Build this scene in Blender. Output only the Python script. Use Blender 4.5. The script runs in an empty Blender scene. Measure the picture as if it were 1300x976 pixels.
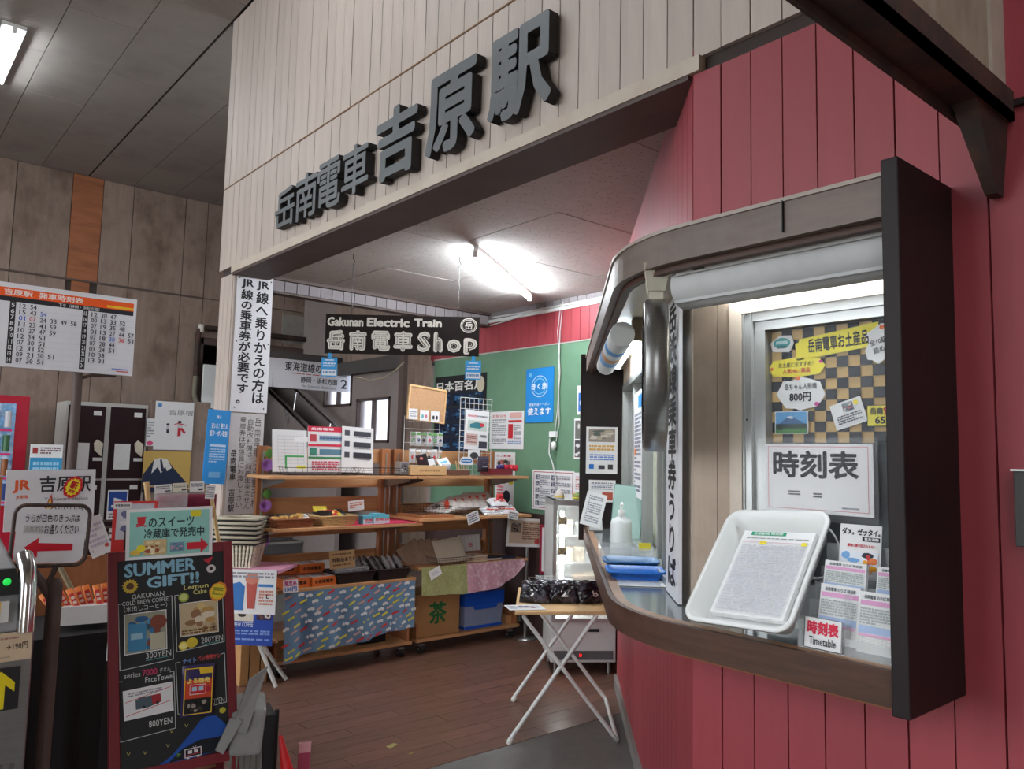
import bpy, math, random
from mathutils import Matrix, Vector
random.seed(7)
SC = bpy.context.scene
COL = SC.collection
PI = math.pi
R = math.radians

# ---------------------------------------------------------------- camera
cam_d = bpy.data.cameras.new('camera')
cam = bpy.data.objects.new('camera', cam_d)
COL.objects.link(cam)
cam_d.sensor_width = 36.0
cam_d.lens = 27.5699
cam_d.clip_start = 0.05
cam.matrix_world = Matrix(((0.761035, -0.075715, -0.644277, 0.0), (-0.648334, -0.054918, -0.759373, 0.0),
                           (0.022114, 0.995616, -0.090883, 1.5), (0, 0, 0, 1)))
SC.camera = cam

# ---------------------------------------------------------------- daylight through the open station front
world = bpy.data.worlds.new('sky')
SC.world = world
world.use_nodes = True
wn = world.node_tree
bg = wn.nodes['Background']
bg.inputs['Color'].default_value = (0.91, 0.955, 1.0, 1)
bg.inputs['Strength'].default_value = 4.2
SC.view_settings.view_transform = 'Standard'
SC.view_settings.look = 'None'
SC.view_settings.gamma = 1.0
SC.view_settings.use_curve_mapping = False
SC.view_settings.exposure = 0.15
TUBE_HALL = 95.0
TUBE_SHOP = 190.0
TUBE_BAY = 45.0

# ---------------------------------------------------------------- materials
def lin(c):
    r = []
    for v in c[:3]:
        v = v / 255.0
        r.append(v / 12.92 if v <= 0.04045 else ((v + 0.055) / 1.055) ** 2.4)
    return (*r, 1.0)

MATS = {}
def mat(key, c=(200, 200, 200), rough=0.6, metal=0.0, var=0.10, scale=6.0, stretch=(1, 1, 1), stain=None, stain_amt=0.0,
        stain_scale=1.2, stain_stretch=(1, 1, 1), bump=0.05, bump_scale=None, rand=0.0, alpha=1.0, trans=0.0, emit=0.0, spec=0.5, ribs=None, speck=None, coat=0.0):
    if key in MATS: return MATS[key]
    m = bpy.data.materials.new(key)
    MATS[key] = m
    m.use_nodes = True
    nt = m.node_tree
    N, L = nt.nodes, nt.links
    b = N['Principled BSDF']
    tc = N.new('ShaderNodeTexCoord')
    mp = N.new('ShaderNodeMapping'); mp.inputs['Scale'].default_value = stretch
    L.new(tc.outputs['Object'], mp.inputs['Vector'])
    nz = N.new('ShaderNodeTexNoise'); nz.inputs['Scale'].default_value = scale; nz.inputs['Detail'].default_value = 5
    nz.inputs['Roughness'].default_value = 0.6
    L.new(mp.outputs[0], nz.inputs['Vector'])
    rr = N.new('ShaderNodeMapRange')
    rr.inputs['From Min'].default_value = 0.3; rr.inputs['From Max'].default_value = 0.7
    rr.inputs['To Min'].default_value = 1 - var; rr.inputs['To Max'].default_value = 1 + var
    L.new(nz.outputs['Fac'], rr.inputs['Value'])
    hs = N.new('ShaderNodeHueSaturation')
    hs.inputs['Color'].default_value = lin(c)
    last = rr.outputs[0]
    if rand:
        oi = N.new('ShaderNodeObjectInfo')
        r2 = N.new('ShaderNodeMapRange'); r2.inputs['To Min'].default_value = 1 - rand; r2.inputs['To Max'].default_value = 1 + rand
        L.new(oi.outputs['Random'], r2.inputs['Value'])
        mu = N.new('ShaderNodeMath'); mu.operation = 'MULTIPLY'
        L.new(last, mu.inputs[0]); L.new(r2.outputs[0], mu.inputs[1]); last = mu.outputs[0]
    L.new(last, hs.inputs['Value'])
    col = hs.outputs[0]
    if stain:
        mp2 = N.new('ShaderNodeMapping'); mp2.inputs['Scale'].default_value = stain_stretch
        L.new(tc.outputs['Object'], mp2.inputs['Vector'])
        n2 = N.new('ShaderNodeTexNoise'); n2.inputs['Scale'].default_value = stain_scale; n2.inputs['Detail'].default_value = 6
        n2.inputs['Roughness'].default_value = 0.65
        L.new(mp2.outputs[0], n2.inputs['Vector'])
        r3 = N.new('ShaderNodeMapRange'); r3.inputs['From Min'].default_value = 0.48; r3.inputs['From Max'].default_value = 0.72
        r3.inputs['To Max'].default_value = stain_amt
        L.new(n2.outputs['Fac'], r3.inputs['Value'])
        mx = N.new('ShaderNodeMix'); mx.data_type = 'RGBA'
        L.new(r3.outputs[0], mx.inputs['Factor']); L.new(col, mx.inputs['A']); mx.inputs['B'].default_value = lin(stain)
        col = mx.outputs['Result']
    if speck:
        vo = N.new('ShaderNodeTexVoronoi'); vo.inputs['Scale'].default_value = speck[0]; vo.inputs['Randomness'].default_value = 1.0
        mp3 = N.new('ShaderNodeMapping'); mp3.inputs['Scale'].default_value = (1, 1.9, 1)
        n4 = N.new('ShaderNodeTexNoise'); n4.inputs['Scale'].default_value = 35
        L.new(tc.outputs['Object'], mp3.inputs['Vector'])
        va = N.new('ShaderNodeVectorMath'); va.operation = 'MULTIPLY_ADD'
        va.inputs[1].default_value = (0.03, 0.03, 0.03)
        L.new(n4.outputs['Color'], va.inputs[0]); L.new(mp3.outputs[0], va.inputs[2])
        L.new(va.outputs[0], vo.inputs['Vector'])
        r4 = N.new('ShaderNodeMapRange'); r4.inputs['From Min'].default_value = 0.16; r4.inputs['From Max'].default_value = 0.24
        r4.inputs['To Min'].default_value = speck[1]; r4.inputs['To Max'].default_value = 0.0
        L.new(vo.outputs['Distance'], r4.inputs['Value'])
        mx = N.new('ShaderNodeMix'); mx.data_type = 'RGBA'
        L.new(r4.outputs[0], mx.inputs['Factor']); L.new(col, mx.inputs['A']); mx.inputs['B'].default_value = lin(speck[2])
        col = mx.outputs['Result']
    L.new(col, b.inputs['Base Color'])
    b.inputs['Roughness'].default_value = rough
    b.inputs['Metallic'].default_value = metal
    b.inputs['Specular IOR Level'].default_value = spec
    if coat: b.inputs['Coat Weight'].default_value = coat
    if alpha < 1: b.inputs['Alpha'].default_value = alpha
    if trans: b.inputs['Transmission Weight'].default_value = trans; b.inputs['IOR'].default_value = 1.15
    if emit:
        L.new(col, b.inputs['Emission Color']); b.inputs['Emission Strength'].default_value = emit
    if bump:
        bp = N.new('ShaderNodeBump'); bp.inputs['Strength'].default_value = min(1, bump * 4); bp.inputs['Distance'].default_value = 0.004
        if ribs:
            wv = N.new('ShaderNodeTexWave'); wv.bands_direction = ribs[0]; wv.inputs['Scale'].default_value = ribs[1]
            L.new(tc.outputs['Object'], wv.inputs['Vector']); L.new(wv.outputs['Fac'], bp.inputs['Height'])
        else:
            L.new(nz.outputs['Fac'], bp.inputs['Height'])
        L.new(bp.outputs[0], b.inputs['Normal'])
    return m

def ink(c, rough=0.55):
    k = 'print_%02x%02x%02x' % tuple(int(v) for v in c)
    return mat(k, c, rough, var=0.04, scale=25, bump=0, spec=0.3)

white_board = mat('white_painted_board', (196, 182, 171), 0.55, var=0.06, scale=9, stretch=(1, 3, .35), stain=(150, 132, 120), stain_amt=.30, stain_scale=2.2, stain_stretch=(1, 2.5, .5), rand=.05, bump=.04)
red_board = mat('red_painted_board', (158, 62, 70), 0.5, var=0.05, scale=8, stretch=(1, 3, .4), stain=(132, 46, 56), stain_amt=.4, stain_scale=1.6, rand=.03, bump=.03)
old_board = mat('old_weathered_board', (146, 127, 114), 0.8, var=0.10, scale=7, stretch=(3, 3, .25), stain=(92, 70, 56), stain_amt=.75, stain_scale=2.2, stain_stretch=(1.4, 1, .9), rand=.09, bump=.08)
new_ply = mat('new_orange_plywood', (160, 98, 62), 0.7, var=0.18, scale=6, stretch=(.6, 1, 3), stain=(104, 60, 38), stain_amt=.5, stain_scale=4, stain_stretch=(.6, 1, 3), rand=.12)
ceil_rib = mat('ribbed_ceiling_panel', (160, 152, 145), 0.75, var=0.05, scale=3, stain=(105, 98, 94), stain_amt=.45, stain_scale=.9, bump=.16, ribs=('Y', 13.0), rand=.03)
ceil_tile = mat('acoustic_ceiling_tile', (188, 182, 178), 0.9, var=0.05, scale=12, stain=(160, 150, 142), stain_amt=.35, stain_scale=1.1, speck=(26, .55, (96, 88, 82)), rand=.03)
brown_trim = mat('dark_brown_trim', (88, 72, 66), 0.6, var=0.08, scale=8, stain=(60, 48, 44), stain_amt=.4, stain_scale=3)
cream_trim = mat('cream_trim', (206, 192, 176), 0.5, var=0.05, scale=12, stain=(156, 132, 108), stain_amt=.4, stain_scale=6)
dark_core = mat('wall_core', (70, 60, 56), 0.9, var=.05)
floor_plank = mat('brown_vinyl_plank', (112, 80, 66), 0.36, var=0.26, scale=9, stretch=(.6, 7, 1), stain=(62, 44, 38), stain_amt=.5, stain_scale=7, stain_stretch=(.5, 6, 1), rand=.12, bump=.02)
concrete = mat('grey_concrete', (104, 102, 98), 0.75, var=0.10, scale=14, stain=(74, 72, 68), stain_amt=.5, stain_scale=1.6, bump=.06)
green_wall = mat('green_painted_wall', (102, 140, 112), 0.65, var=0.04, scale=10, stain=(90, 126, 100), stain_amt=.4, stain_scale=1.3)
wainscot = mat('dark_brown_wainscot', (62, 42, 38), 0.6, var=0.12, scale=6, stretch=(3, 3, .3))
plaster = mat('grey_plaster', (146, 134, 130), 0.85, var=0.05, scale=5, stain=(118, 106, 102), stain_amt=.4, stain_scale=1.2)
alu = mat('aluminium_frame', (176, 178, 176), 0.38, metal=.75, var=.05, scale=10, bump=.01)
steel = mat('brushed_steel', (150, 150, 148), 0.32, metal=.9, var=.08, scale=10, stretch=(1, 1, 12), bump=.01)
chrome = mat('chrome', (210, 210, 210), 0.15, metal=1, var=.03, bump=0)
black_paint = mat('dark_lacquer', (34, 25, 25), 0.5, var=0.15, scale=9, stretch=(3, 3, .3), bump=.03, spec=.25)
rust = mat('rusty_brown_steel', (54, 42, 38), 0.7, var=0.2, scale=14, stain=(96, 58, 34), stain_amt=.6, stain_scale=7, bump=.10)
beige_panel = mat('weathered_beige_panel', (160, 148, 130), 0.8, var=.08, scale=8, stain=(110, 92, 66), stain_amt=.75, stain_scale=3, stain_stretch=(2, 1, .7), bump=.05)
bay_wood = mat('brown_wood_veneer', (80, 54, 42), 0.5, spec=.3, var=0.2, scale=7, stretch=(1, .8, 8), stain=(58, 40, 34), stain_amt=.5, stain_scale=5, stain_stretch=(1, 1, 5), bump=.03)
bay_trim = mat('peeling_grey_brown_veneer', (116, 101, 92), 0.5, var=0.12, scale=6, stretch=(1, 1, 6), stain=(82, 62, 52), stain_amt=.6, stain_scale=3, bump=.03)
cream = mat('cream_paint', (226, 220, 200), 0.45, var=.04, scale=5, stain=(190, 178, 150), stain_amt=.3, stain_scale=3)
bay_panel = mat('beige_bay_board', (176, 158, 140), 0.6, var=.06, scale=6, stretch=(1, 4, .4), stain=(130, 106, 86), stain_amt=.4, stain_scale=3)
tin = mat('worn_metal_laminate', (158, 166, 170), 0.14, metal=.55, var=.12, scale=4, stretch=(2, 2, 1), bump=.05)
grey_roll = mat('grey_canvas_roll', (196, 197, 196), 0.6, var=.04, scale=20, stain=(130, 132, 134), stain_amt=.3)
pine = mat('pine_wood', (202, 152, 104), 0.55, var=0.14, scale=6, stretch=(.5, 5, 5), stain=(138, 88, 52), stain_amt=.45, stain_scale=3, stain_stretch=(.6, 4, 4), rand=.05, bump=.03)
pine_dark = mat('brown_stained_pine', (168, 110, 70), 0.55, var=0.16, scale=6, stretch=(5, 5, .5), stain=(104, 62, 38), stain_amt=.4, stain_scale=3, rand=.05)
light_wood = mat('pale_wood', (216, 178, 128), 0.5, var=0.10, scale=9, stretch=(1, 4, 4), bump=.02)
white_paper = mat('white_paper', (232, 232, 232), 0.6, var=.02, scale=20, bump=.01, spec=.3)
white_plastic = mat('white_plastic', (236, 238, 236), 0.3, var=.02, scale=8, bump=.01)
white_enamel = mat('white_enamel_board', (222, 222, 226), 0.35, var=.03, scale=6, bump=.01)
grey_paint = mat('grey_painted_metal', (182, 180, 174), 0.45, var=.04, scale=10)
dark_grey_letter = mat('dark_grey_painted_letter', (98, 102, 104), 0.5, var=.10, scale=9, stain=(96, 96, 94), stain_amt=.3, stain_scale=9)
black_plastic = mat('black_plastic', (26, 26, 28), 0.45, var=.1, scale=9)
black_wire = mat('black_wire', (24, 22, 22), 0.4, var=.1)
white_wire = mat('white_wire', (215, 218, 215), 0.4, var=.03)
clear = mat('clear_plastic', (235, 240, 242), 0.08, var=.01, bump=0, alpha=.22)
glass = mat('window_glass', (205, 215, 218), 0.03, var=.02, bump=0, alpha=.05)
blue_plastic = mat('blue_plastic', (30, 90, 205), 0.35, var=.03)
card = mat('brown_cardboard', (176, 132, 84), 0.8, var=.06, scale=9, stretch=(1, 1, 4))
red_frame = mat('red_stained_frame', (118, 26, 36), 0.45, var=.12, scale=9, stretch=(3, 3, .5))
board_black = mat('blackboard', (24, 24, 26), 0.6, var=.2, scale=5, stain=(38, 38, 40), stain_amt=.4, stain_scale=3)

# ---------------------------------------------------------------- mesh builder
class MB:
    def __init__(s, m=None):
        s.v = []; s.f = []; s.mi = []; s.sm = []; s.mats = []; s.M = None; s.cur = m
    def _m(s, m):
        m = m or s.cur
        if m not in s.mats: s.mats.append(m)
        return s.mats.index(m)
    def add(s, vs, fs, m=None, smooth=False):
        n = len(s.v); k = s._m(m)
        if s.M is not None: vs = [tuple(s.M @ Vector(p)) for p in vs]
        s.v += [tuple(p) for p in vs]
        for q in fs: s.f.append([n + i for i in q]); s.mi.append(k); s.sm.append(smooth)
        return s
    def box(s, x0, x1, y0, y1, z0, z1, m=None):
        return s.add([(x0,y0,z0),(x1,y0,z0),(x1,y1,z0),(x0,y1,z0),(x0,y0,z1),(x1,y0,z1),(x1,y1,z1),(x0,y1,z1)],
                     [(3,2,1,0),(4,5,6,7),(0,1,5,4),(1,2,6,5),(2,3,7,6),(3,0,4,7)], m)
    def hexa(s, b, t, m=None):       # bottom and top quads (4 points each, counter-clockwise from above)
        return s.add(list(b) + list(t), [(3,2,1,0),(4,5,6,7),(0,1,5,4),(1,2,6,5),(2,3,7,6),(3,0,4,7)], m)
    def prism(s, poly, z0, z1, m=None, top=None):
        n = len(poly); q = top or poly
        vs = [(x, y, z0) for x, y in poly] + [(x, y, z1) for x, y in q]
        fs = [tuple(range(n - 1, -1, -1)), tuple(range(n, 2 * n))] + [(i, (i + 1) % n, n + (i + 1) % n, n + i) for i in range(n)]
        return s.add(vs, fs, m)
    def plate(s, poly, y0, y1, m=None):   # polygon in x,z extruded along y
        n = len(poly)
        vs = [(x, y0, z) for x, z in poly] + [(x, y1, z) for x, z in poly]
        fs = [tuple(range(n)), tuple(range(2 * n - 1, n - 1, -1))] + [((i + 1) % n, i, n + i, n + (i + 1) % n) for i in range(n)]
        return s.add(vs, fs, m)
    def tube(s, pts, r, n=8, m=None, cap=True):
        pts = [Vector(p) for p in pts]; rs = r if isinstance(r, (list, tuple)) else [r] * len(pts)
        vs = []; fs = []
        t0 = (pts[1] - pts[0]).normalized(); a = Vector((0, 0, 1)) if abs(t0.z) < .9 else Vector((1, 0, 0)); nrm = t0.cross(a).normalized()
        for i, p in enumerate(pts):
            if i == 0: t = pts[1] - pts[0]
            elif i == len(pts) - 1: t = pts[-1] - pts[-2]
            else: t = (pts[i + 1] - p).normalized() + (p - pts[i - 1]).normalized()
            t.normalize(); nrm = (nrm - t * nrm.dot(t)).normalized(); bi = t.cross(nrm)
            for k in range(n):
                q = 2 * PI * k / n; vs.append(p + (nrm * math.cos(q) + bi * math.sin(q)) * rs[i])
        for i in range(len(pts) - 1):
            for k in range(n):
                fs.append((i*n+k, i*n+(k+1) % n, (i+1)*n+(k+1) % n, (i+1)*n+k))
        s.add(vs, fs, m, True)
        if cap: s.add(vs[:n], [tuple(range(n - 1, -1, -1))], m); s.add(vs[-n:], [tuple(range(n))], m)
        return s
    def lathe(s, prof, c=(0, 0, 0), n=20, m=None, ax='z'):
        vs = []; fs = []
        for r, z in prof:
            for k in range(n):
                q = 2 * PI * k / n; p = (r * math.cos(q), r * math.sin(q), z)
                if ax == 'y': p = (p[0], p[2], p[1])
                if ax == 'x': p = (p[2], p[0], p[1])
                vs.append((c[0]+p[0], c[1]+p[1], c[2]+p[2]))
        for i in range(len(prof) - 1):
            for k in range(n): fs.append((i*n+k, i*n+(k+1) % n, (i+1)*n+(k+1) % n, (i+1)*n+k))
        return s.add(vs, fs, m, True)
    def surf(s, fn, nu, nv, m=None, th=0.0):     # fn(u,v) -> point; optional thickness along +y
        vs = [fn(i / nu, j / nv) for j in range(nv + 1) for i in range(nu + 1)]
        w = nu + 1
        fs = [(j*w+i, j*w+i+1, (j+1)*w+i+1, (j+1)*w+i) for j in range(nv) for i in range(nu)]
        s.add(vs, fs, m, True)
        if th:
            s.add([(x, y + th, z) for x, y, z in vs], [tuple(reversed(q)) for q in fs], m, True)
        return s
    def text(s, string, x0, z0, x1, z1, y, m=None, bold=0.0, depth=0.0, em=False, side_m=None):
        vs, fs, bb = glyphs(string)
        if bold:          # thicken by overlaying shifted copies of the outline
            n0 = len(vs); V = []; F = []; bx = bold * .9
            offs = [(bx * math.cos(q), bx * math.sin(q)) for q in (.4, 1.97, 3.54, 5.11)] if bold < .03 else [(bx * math.cos(PI/4*q), bx * math.sin(PI/4*q)) for q in range(8)]
            for i, (ox, oz) in enumerate([(0, 0)] + offs):
                V += [(p[0] + ox, p[1] + oz, i * 4e-5) for p in vs]; F += [tuple(i * n0 + a_ for a_ in q) for q in fs]
            vs, fs = V, F; bb = (bb[0]-bx, bb[1]+bx, bb[2]-bx, bb[3]+bx)
        if em: a, b, c, d = 0.0, len(string) * 1.0, -.12, .88
        else: a, b, c, d = bb
        sx = (x1 - x0) / max(1e-6, b - a); sz = (z1 - z0) / max(1e-6, d - c)
        P = [(x0 + (p[0] - a) * sx, y - p[2], z0 + (p[1] - c) * sz) for p in vs]
        if not depth: return s.add(P, fs, m)
        # solid letter: front, back and sides from the boundary edges
        n = len(P); B = [(p[0], p[1] + depth, p[2]) for p in P]
        cnt = {}
        for q in fs:
            for i in range(len(q)):
                e = (q[i], q[(i + 1) % len(q)]); cnt[e] = 1
        side = [(a_, n + a_, n + b_, b_) for (a_, b_) in cnt if (b_, a_) not in cnt]
        return s.add(P + B, list(fs) + [tuple(n + i for i in reversed(q)) for q in fs], m).add(P + B, side, side_m or m)
    def mesh(s, name):
        me = bpy.data.meshes.new(name)
        me.from_pydata(s.v, [], s.f)
        for m in s.mats: me.materials.append(m)
        me.polygons.foreach_set('material_index', s.mi)
        me.polygons.foreach_set('use_smooth', s.sm)
        me.update()
        return me
    def build(s, name, parent=None, bevel=0.0, local=True):
        o = bpy.data.objects.new(name, s.mesh(name))
        COL.objects.link(o)
        if parent is not None:
            o.parent = parent
            if not local: o.matrix_parent_inverse = PM[parent.name].inverted()
        if bevel:
            b = o.modifiers.new('bevel', 'BEVEL'); b.width = bevel; b.segments = 2; b.limit_method = 'ANGLE'
        return o

GL = {}
def glyphs(string, bold=0.0):
    k = (string, bold)
    if k in GL: return GL[k]
    c = bpy.data.curves.new('t', 'FONT'); c.body = string; c.size = 1; c.resolution_u = 2; c.offset = 0
    o = bpy.data.objects.new('t', c); COL.objects.link(o)
    dg = bpy.context.evaluated_depsgraph_get()
    me = bpy.data.meshes.new_from_object(o.evaluated_get(dg))
    vs = [tuple(v.co) for v in me.vertices]; fs = [tuple(p.vertices) for p in me.polygons]
    if fs and me.polygons[0].normal.z < 0: fs = [tuple(reversed(q)) for q in fs]
    bpy.data.objects.remove(o); bpy.data.curves.remove(c); bpy.data.meshes.remove(me)
    if not vs: vs = [(0, 0, 0)]
    bb = (min(v[0] for v in vs), max(v[0] for v in vs), min(v[1] for v in vs), max(v[1] for v in vs))
    GL[k] = (vs, fs, bb)
    return GL[k]

PM = {}
def props(o, label, cat, group=None, kind=None):
    if label: o['label'] = label
    if cat: o['category'] = cat
    if group: o['group'] = group
    if kind: o['kind'] = kind
    return o
def thing(name, label, cat, loc=(0, 0, 0), rz=0.0, group=None, tilt=0.0, roll=0.0, Mx=None):
    o = bpy.data.objects.new(name, None); COL.objects.link(o); o.empty_display_size = .05
    m = Mx if Mx is not None else Matrix.Translation(loc) @ Matrix.Rotation(rz, 4, 'Z') @ Matrix.Rotation(roll, 4, 'Y') @ Matrix.Rotation(tilt, 4, 'X')
    o.matrix_world = m; PM[o.name] = m.copy()
    return props(o, label, cat, group)
def structure(name, loc=(0, 0, 0), label=None):
    o = bpy.data.objects.new(name, None); COL.objects.link(o); o.empty_display_size = .05
    o.location = loc; PM[o.name] = Matrix.Translation(loc)
    o['kind'] = 'structure'
    if label: o['label'] = label
    return o
def smesh(name, mb, label=None):
    o = mb.build(name); o['kind'] = 'structure'
    if label: o['label'] = label
    return o
def link(name, me, loc, parent, rz=0.0):
    o = bpy.data.objects.new(name, me); COL.objects.link(o); o.location = loc; o.rotation_euler.z = rz; o.parent = parent
    return o
def copy_tree(o, parent=None):
    c = o.copy(); COL.objects.link(c)
    if parent is not None: c.parent = parent
    for ch in list(o.children): copy_tree(ch, c)
    return c
def copy_thing(o, loc, rz=None, label=None):
    c = copy_tree(o); c.location = loc
    if rz is not None: c.rotation_euler.z = rz
    if label: c['label'] = label
    return c

# flat print in fractions of the sheet (0,0 = lower left, 1,1 = upper right)
def draw(mb, w, h, items, y):
    X = lambda u: (u - .5) * w
    Z = lambda v: v * h
    rnd = random.Random(len(items) * 13 + int(w * 1000))
    for i, it in enumerate(items):
        k = it[0]; yy = y - .0006 - (.0004 if len(items) < 14 else .005 / len(items)) * i
        if k == 'r':
            _, a, b, c, d, col = it
            mb.add([(X(a),yy,Z(b)),(X(c),yy,Z(b)),(X(c),yy,Z(d)),(X(a),yy,Z(d))], [(0,1,2,3)], ink(col))
        elif k == 'f':      # outline rectangle, t = thickness in metres
            _, a, b, c, d, col, t = it
            for (p, q, r_, s_) in ((X(a),Z(b),X(c),Z(b)+t),(X(a),Z(d)-t,X(c),Z(d)),(X(a),Z(b),X(a)+t,Z(d)),(X(c)-t,Z(b),X(c),Z(d))):
                mb.add([(p,yy,q),(r_,yy,q),(r_,yy,s_),(p,yy,s_)], [(0,1,2,3)], ink(col))
        elif k == 't':
            _, a, b, c, d, s_, col = it[:7]
            mb.text(s_, X(a), Z(b), X(c), Z(d), yy, ink(col), it[7] if len(it) > 7 else .015)
        elif k == 'v':      # upright column of characters, read downwards
            _, a, b, c, d, s_, col = it[:7]
            n = len(s_); ch = (d - b) / n
            for j, g in enumerate(s_):
                if g == ' ': continue
                mb.text(g, X(a), Z(d - (j + 1) * ch), X(c), Z(d - j * ch), yy, ink(col), it[7] if len(it) > 7 else .02, em=True)
        elif k == 'e':
            _, a, b, ra, rb, col = it
            n = 20
            mb.add([(X(a) + ra * w * math.cos(2*PI*q/n), yy, Z(b) + rb * h * math.sin(2*PI*q/n)) for q in range(n)], [tuple(range(n))], ink(col))
        elif k == 'p':
            _, pts, col = it
            mb.add([(X(a), yy, Z(b)) for a, b in pts], [tuple(range(len(pts)))], ink(col))
        elif k == 'star':
            _, a, b, ra, rb, n, dip, col = it
            mb.add([(X(a) + ra * w * math.cos(PI*q/n) * (1 if q % 2 else dip), yy, Z(b) + rb * h * math.sin(PI*q/n) * (1 if q % 2 else dip)) for q in range(2*n)], [tuple(range(2*n))], ink(col))
        elif k == 'w':      # rows of small print
            _, a, b, c, d, n, col, wf = it
            for j in range(n):
                z1 = d - (d - b) * (j + .15) / n; z0 = d - (d - b) * (j + .75) / n; x = a
                while x < c - .01:
                    l = min(c - x, (c - a) * rnd.uniform(.04, .16))
                    mb.add([(X(x),yy,Z(z0)),(X(x+l),yy,Z(z0)),(X(x+l),yy,Z(z1)),(X(x),yy,Z(z1))], [(0,1,2,3)], ink(col))
                    x += l + (c - a) * rnd.uniform(.01, .04)
                    if rnd.random() > wf and j % 3 == 2: break
        elif k == 'l':      # grid of ruled lines
            _, a, b, c, d, nx, nz, col, t = it
            for j in range(nz + 1):
                z = Z(b + (d - b) * j / max(1, nz)); mb.add([(X(a),yy,z),(X(c),yy,z),(X(c),yy,z+t),(X(a),yy,z+t)], [(0,1,2,3)], ink(col))
            for j in range(nx + 1):
                if nx == 0: break
                x = X(a + (c - a) * j / nx); mb.add([(x,yy,Z(b)),(x+t,yy,Z(b)),(x+t,yy,Z(d)),(x,yy,Z(d))], [(0,1,2,3)], ink(col))
        elif k == 's':      # line segments (chalk strokes)
            _, pts, col, t = it
            for (a, b), (c, d) in zip(pts[:-1], pts[1:]):
                p = Vector((X(a), Z(b))); q = Vector((X(c), Z(d))); dd = (q - p)
                if dd.length < 1e-5: continue
                nn = Vector((-dd.y, dd.x)).normalized() * t / 2
                mb.add([(p.x-nn.x,yy,p.y-nn.y),(q.x-nn.x,yy,q.y-nn.y),(q.x+nn.x,yy,q.y+nn.y),(p.x+nn.x,yy,p.y+nn.y)], [(0,1,2,3)], ink(col))
        elif k == 'mix':    # photograph: a patchwork of soft blobs
            _, a, b, c, d, cols = it
            mb.add([(X(a),yy,Z(b)),(X(c),yy,Z(b)),(X(c),yy,Z(d)),(X(a),yy,Z(d))], [(0,1,2,3)], ink(cols[0]))
            for j in range(14):
                u = rnd.uniform(a + (c-a)*.12, c - (c-a)*.12); v = rnd.uniform(b + (d-b)*.12, d - (d-b)*.12)
                ra = min((c - a) * rnd.uniform(.06, .22), u - a, c - u); rb = min((d - b) * rnd.uniform(.06, .18), v - b, d - v)
                q0 = rnd.uniform(0, PI)
                mb.add([(X(u) + ra*w*math.cos(q0+2*PI*q/9)*rnd.uniform(.8,1), yy - .00001*j, Z(v) + rb*h*math.sin(q0+2*PI*q/9)*rnd.uniform(.8,1)) for q in range(9)], [tuple(range(9))], ink(cols[1 + j % (len(cols) - 1)]))

def sheet(name, label, cat, geo, rz=0.0, items=(), m=None, th=.002, tilt=0.0, roll=0.0, group=None, poly=None, Mx=None):
    """paper, poster or board: geo = (x, y, z of its lower edge, width, height); faces -y at rz 0"""
    x, y, z, w, h = geo
    if Mx is None: Mx = Matrix.Translation((x, y, z)) @ Matrix.Rotation(rz, 4, 'Z') @ Matrix.Translation((0, 0, h/2)) @ Matrix.Rotation(roll, 4, 'Y') @ Matrix.Translation((0, 0, -h/2)) @ Matrix.Rotation(tilt, 4, 'X')
    else: Mx = Mx @ Matrix.Translation((x, y, z)) @ Matrix.Rotation(roll, 4, 'Y')
    mb = MB(m or white_paper)
    if poly: mb.plate([((u - .5) * w, v * h) for u, v in poly], -th, 0)
    else: mb.box(-w/2, w/2, -th, 0, 0, h)
    o = mb.build(name); o.matrix_world = Mx; PM[o.name] = Mx.copy()
    props(o, label, cat, group)
    if items:
        p = MB(); draw(p, w, h, items, -th)
        p.build('print', o)
    return o
ORD = ['first', 'second', 'third', 'fourth', 'fifth', 'sixth', 'seventh', 'eighth', 'ninth']
FX = R(-90)          # faces the station hall like the facade
FD = R(-133.8)       # faces out of the slanted office wall

# ================================================================ the building
UX, UY = math.cos(R(46.2)), math.sin(R(46.2))
def D(u, off, z=None):       # point beside the slanted office wall: u along it, off out of it
    p = (2.0 + u * UX - off * UY, 1.49 + u * UY + off * UX)
    return p if z is None else (*p, z)
def unit(x, y, z, m, name='board'):    # one shared box mesh
    return MB(m).box(0, x, 0, y, 0, z).mesh(name)

# floor
fl = structure('floor', (0, 0, 0), 'grey concrete concourse floor with brown planks in the shop')
MB(concrete).box(-5, 6.5, -3, 14.5, -.12, -.006).build('concrete_slab', fl)
MB(concrete).box(-5, 5.2, -3, 3.215, -.006, 0).build('doormat_strip', fl)
pk = MB(floor_plank).box(0, .897, 0, .118, -.006, 0).mesh('plank')
for j in range(29):
    y = 3.22 + .12 * j; off = (j * .37) % .9
    for i in range(-1, 6):
        x = -.55 + .9 * i + off
        if x > 4.45: continue
        link('plank', pk, (x, y, 0), fl)
smesh('ground', MB(concrete).box(-45, -5, -40, 45, -.2, -.02).box(-5, 45, -40, -3, -.2, -.02), 'unseen grey ground outside, added to block sky light from below')  # unseen ground added to stop sky light coming up from below
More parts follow.
